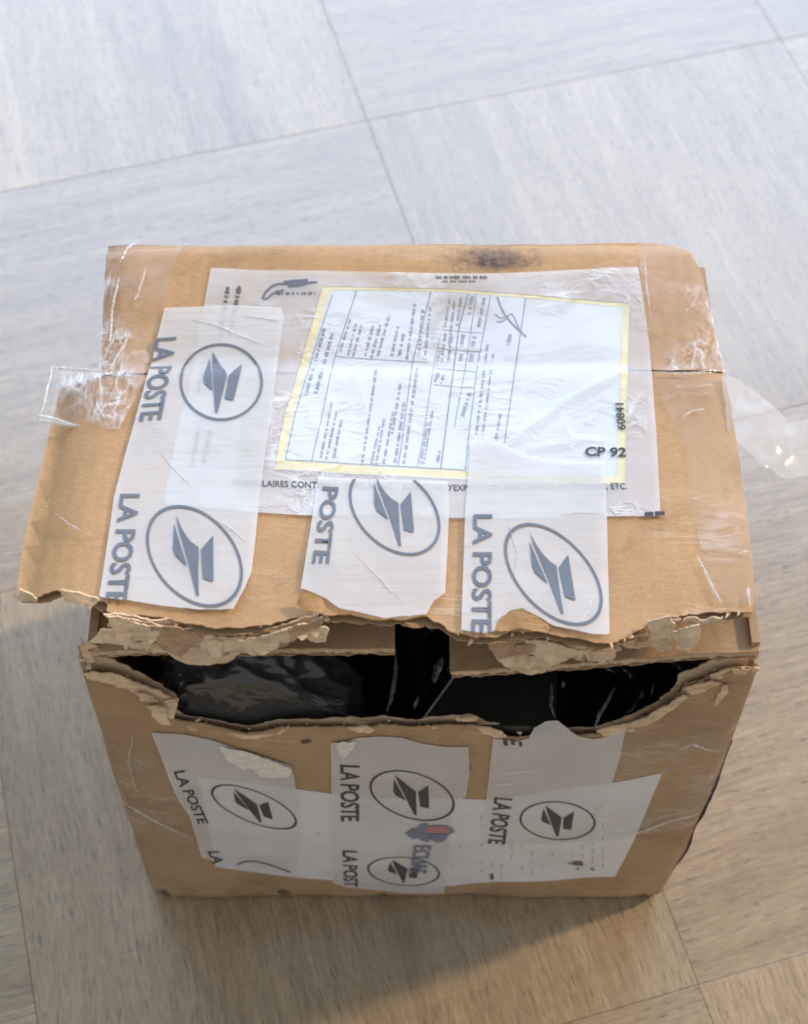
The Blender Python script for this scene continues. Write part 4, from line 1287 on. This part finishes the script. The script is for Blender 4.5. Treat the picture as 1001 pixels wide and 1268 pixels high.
def crease(S, pts, w, hgt, parent, off=0.0016):
    """a pinched fold standing up from a strip of clear tape"""
    P = []
    q = [S.px(*p) for p in pts]
    for (a, b) in zip(q[:-1], q[1:]):
        for i in range(6):
            P.append((a[0] + (b[0] - a[0]) * i / 6, a[1] + (b[1] - a[1]) * i / 6))
    P.append(q[-1])
    bm = bmesh.new()
    pv = None
    n = len(P)
    for i, (u, v) in enumerate(P):
        a, b = P[max(0, i - 1)], P[min(n - 1, i + 1)]
        L = math.hypot(b[0] - a[0], b[1] - a[1])
        nx, ny = -(b[1] - a[1]) / L, (b[0] - a[0]) / L
        k_ = math.sin(math.pi * i / (n - 1)) ** 0.6 * (0.7 + 0.8 * abs(nz(u, v, 2, 300))) + 0.05
        j = 0.0004 * nz(u, v, 9, 260)
        row = []
        for t_, z_ in ((-1, 0), (-0.35, 0.7), (0.1, 1.0), (0.5, 0.5), (1, 0)):
            row.append(bm.verts.new(S(u + nx * (t_ * w * k_ + j), v + ny * (t_ * w * k_ + j), off + hgt * z_ * k_)))
        if pv:
            for t_ in range(4):
                bm.faces.new((pv[t_], pv[t_ + 1], row[t_ + 1], row[t_])).smooth = True
        pv = row
    return link("tape_crease", bm, M_CREASE, parent)


for pts, w in (([(742, 1039), (790, 1027), (830, 1012), (864, 1002)], 0.0008), ([(842, 922), (858, 917), (880, 925)], 0.0006), ([(620, 953), (645, 951), (670, 950)], 0.0005),
               ([(612, 969), (628, 966), (642, 965)], 0.0005), ([(166, 905), (160, 940), (172, 982)], 0.0006), ([(150, 985), (186, 1008), (230, 1030)], 0.0005), ([(735, 1000), (752, 990), (758, 982)], 0.0010)):
    crease(FRONT, pts, w, 0.0007, box)
for pts, w in (([(232, 398), (262, 404), (300, 420), (344, 436)], 0.0007), ([(300, 394), (325, 398), (350, 402)], 0.0005), ([(196, 560), (222, 590), (238, 606)], 0.0005), ([(250, 640), (282, 655), (306, 676)], 0.0005),
               ([(628, 648), (640, 690), (636, 720)], 0.0004), ([(440, 690), (470, 720), (500, 752)], 0.0005), ([(690, 642), (720, 640), (748, 641)], 0.0004), ([(735, 740), (728, 762), (720, 775)], 0.0006)):
    crease(TOP, pts, w, 0.0005, box, 0.0019)
for pts, w in (([(862, 690), (872, 712), (884, 738), (893, 752)], 0.0009), ([(842, 522), (860, 512), (872, 510)], 0.0008), ([(866, 492), (878, 490)], 0.0007), ([(860, 484), (882, 480)], 0.0005),
               ([(846, 622), (866, 623)], 0.0006), ([(803, 464), (850, 467), (898, 464)], 0.0007), ([(912, 690), (930, 686)], 0.0005), ([(925, 730), (928, 756)], 0.0008), ([(150, 330), (160, 312), (172, 306)], 0.0006),
               ([(150, 345), (141, 385), (138, 430)], 0.0007), ([(182, 335), (176, 355), (168, 378)], 0.0006), ([(165, 410), (150, 440), (136, 462)], 0.0007), ([(100, 500), (125, 492), (150, 494)], 0.0005),
               ([(70, 640), (98, 660), (118, 668)], 0.0005), ([(136, 470), (160, 470), (182, 473)], 0.0005), ([(797, 318), (800, 360), (806, 400)], 0.0006), ([(840, 395), (856, 384), (866, 378)], 0.0005)):
    crease(TOP, pts, w, 0.0007, box, 0.0018)

# --- dark strip that paints the gap shadow along the right front edge
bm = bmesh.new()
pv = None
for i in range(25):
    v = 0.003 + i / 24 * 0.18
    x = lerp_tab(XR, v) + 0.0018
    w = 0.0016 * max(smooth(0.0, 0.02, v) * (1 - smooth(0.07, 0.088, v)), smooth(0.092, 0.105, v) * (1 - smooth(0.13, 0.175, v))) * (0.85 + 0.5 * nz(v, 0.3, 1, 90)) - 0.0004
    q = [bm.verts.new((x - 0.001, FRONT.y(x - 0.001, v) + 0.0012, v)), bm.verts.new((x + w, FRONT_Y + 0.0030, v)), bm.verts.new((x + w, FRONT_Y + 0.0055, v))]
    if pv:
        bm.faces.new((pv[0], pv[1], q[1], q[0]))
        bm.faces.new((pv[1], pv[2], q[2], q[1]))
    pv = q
link("gap_shade_strip", bm, M_GAP_SHADE, front)

# ------------------------------------------------------------------ what lies inside
bag = thing("plastic_bag", "black plastic bag filling the inside of the torn parcel", "bag", (0, 0.35, 0.12))


class Height:
    def __init__(self, fn):
        self.f = fn

    def __call__(self, u, v, off):
        return Vector((u, v, self.f(u, v) + off))


def crumple(u, v, s, k):
    return 1 - abs(nz(u, v, k, s)) * 2.2


bagf = lambda u, v: 0.135 + 0.016 * crumple(u, v, 16, 1) + 0.006 * crumple(u, v, 45, 2) + 0.0025 * nz(u, v, 3, 120)
sheet("bag_film", [(-0.110, 0.262), (0.122, 0.262), (0.122, 0.438), (-0.110, 0.438)], Height(bagf), 0, 0.0, M_BLACK, bag, 0.003)
bm = bmesh.new()          # upright fold of the film beside the case
pv = None
for i in range(40):
    t = i / 39
    A = Vector((-0.012 + 0.004 * nz(t, 0, 1, 4), 0.262 + 0.09 * t, 0.15))
    B = Vector((0.010 + 0.007 * nz(t, 0, 2, 5), 0.262 + 0.09 * t, 0.222 + 0.01 * nz(t, 1, 1, 3)))
    col = [bm.verts.new(A.lerp(B, q / 12) + Vector((0.004 * math.sin(q / 12 * 3 + t * 5) + 0.003 * nz(t, q * 0.2, 4, 6), 0, 0))) for q in range(13)]
    if pv:
        for q in range(12):
            bm.faces.new((pv[q], col[q], col[q + 1], pv[q + 1])).smooth = True
    pv = col
link("film_fold", bm, M_BLACK, bag)
M_STREAK = plastic_material("film_fold_glint", (0.16, 0.16, 0.18), 0.2)  # pale colour paints glossy highlights along folds of the dark film
deep = Plane((0, 0, 0.2085), (1, 0, 0), (0, 1, 0))
for pts, w in (([(683, 846), (684, 858), (682, 872), (688, 890)], 0.0008), ([(762, 850), (752, 868), (742, 886), (736, 904)], 0.0009), ([(490, 800), (491, 826), (487, 856), (479, 884)], 0.0009), ([(548, 814), (542, 828), (536, 846)], 0.0019), ([(520, 860), (512, 878)], 0.0007)):
    o = crease(deep, pts, w, 0.0014, bag, 0.0)
    o.name = "film_fold"
    o.data.materials[0] = M_STREAK

case = thing("storage_case", "dark flat case with a thin painted edge glint showing through the middle of the tear", "case", (0.05, 0.32, 0.15))
zc = 0.205
cp = [Plane((0, 0, zc), (1, 0, 0), (0, 1, 0)).px(*p) for p in ((519, 899), (563, 838), (592, 800), (690, 800), (690, 838), (688, 899))]
cs = Plane((0, 0, zc), (1, 0, 0), (0, 1, 0))
sheet("shell", cp, cs, 0.0, 0.05, M_CASE, case, None)
print_poly = stroke(cs, [(519, 899), (563, 838), (592, 800)], 2.4)
bm = flat_bm(print_poly)
grid_cut(bm, None)
for f in bm.faces:
    f.normal_update()
link("edge_glint_strip", wrap(bm, cs, 0.0012, 0.0010), M_EDGE_GLINT, case)

grey = thing("plastic_bag", "crumpled smoky grey plastic bag bulging in the left of the tear", "bag", (-0.05, 0.29, 0.17))
bm = bmesh.new()
bmesh.ops.create_icosphere(bm, subdivisions=6, radius=1.0)
cen = cs.px(318, 873)
for v in bm.verts:
    p = v.co.copy()
    r = 1 + 0.20 * (crumple(p.x, p.y, 1.6, p.z * 1.6) - 0.5) + 0.13 * (crumple(p.x + 3, p.z, 3.1, p.y * 3) - 0.5) + 0.05 * (crumple(p.y + 7, p.x, 6.5, p.z * 6) - 0.5) 
    x, y, z = p.x * 0.036 * r, p.y * 0.030 * r, p.z * 0.030 * r
    if x > 0:
        x *= 1.35
        z -= x * 0.62
        y -= x * 0.12
    v.co = Vector((cen[0] - 0.004 + x, max(FRONT_Y + 0.0045 + 0.002 * p.z, cen[1] + 0.010 + y * 0.9), 0.203 + z))
for f in bm.faces:
    f.smooth = True
link("bag_film", bm, M_GREY, grey)

bpy.context.view_layer.update()
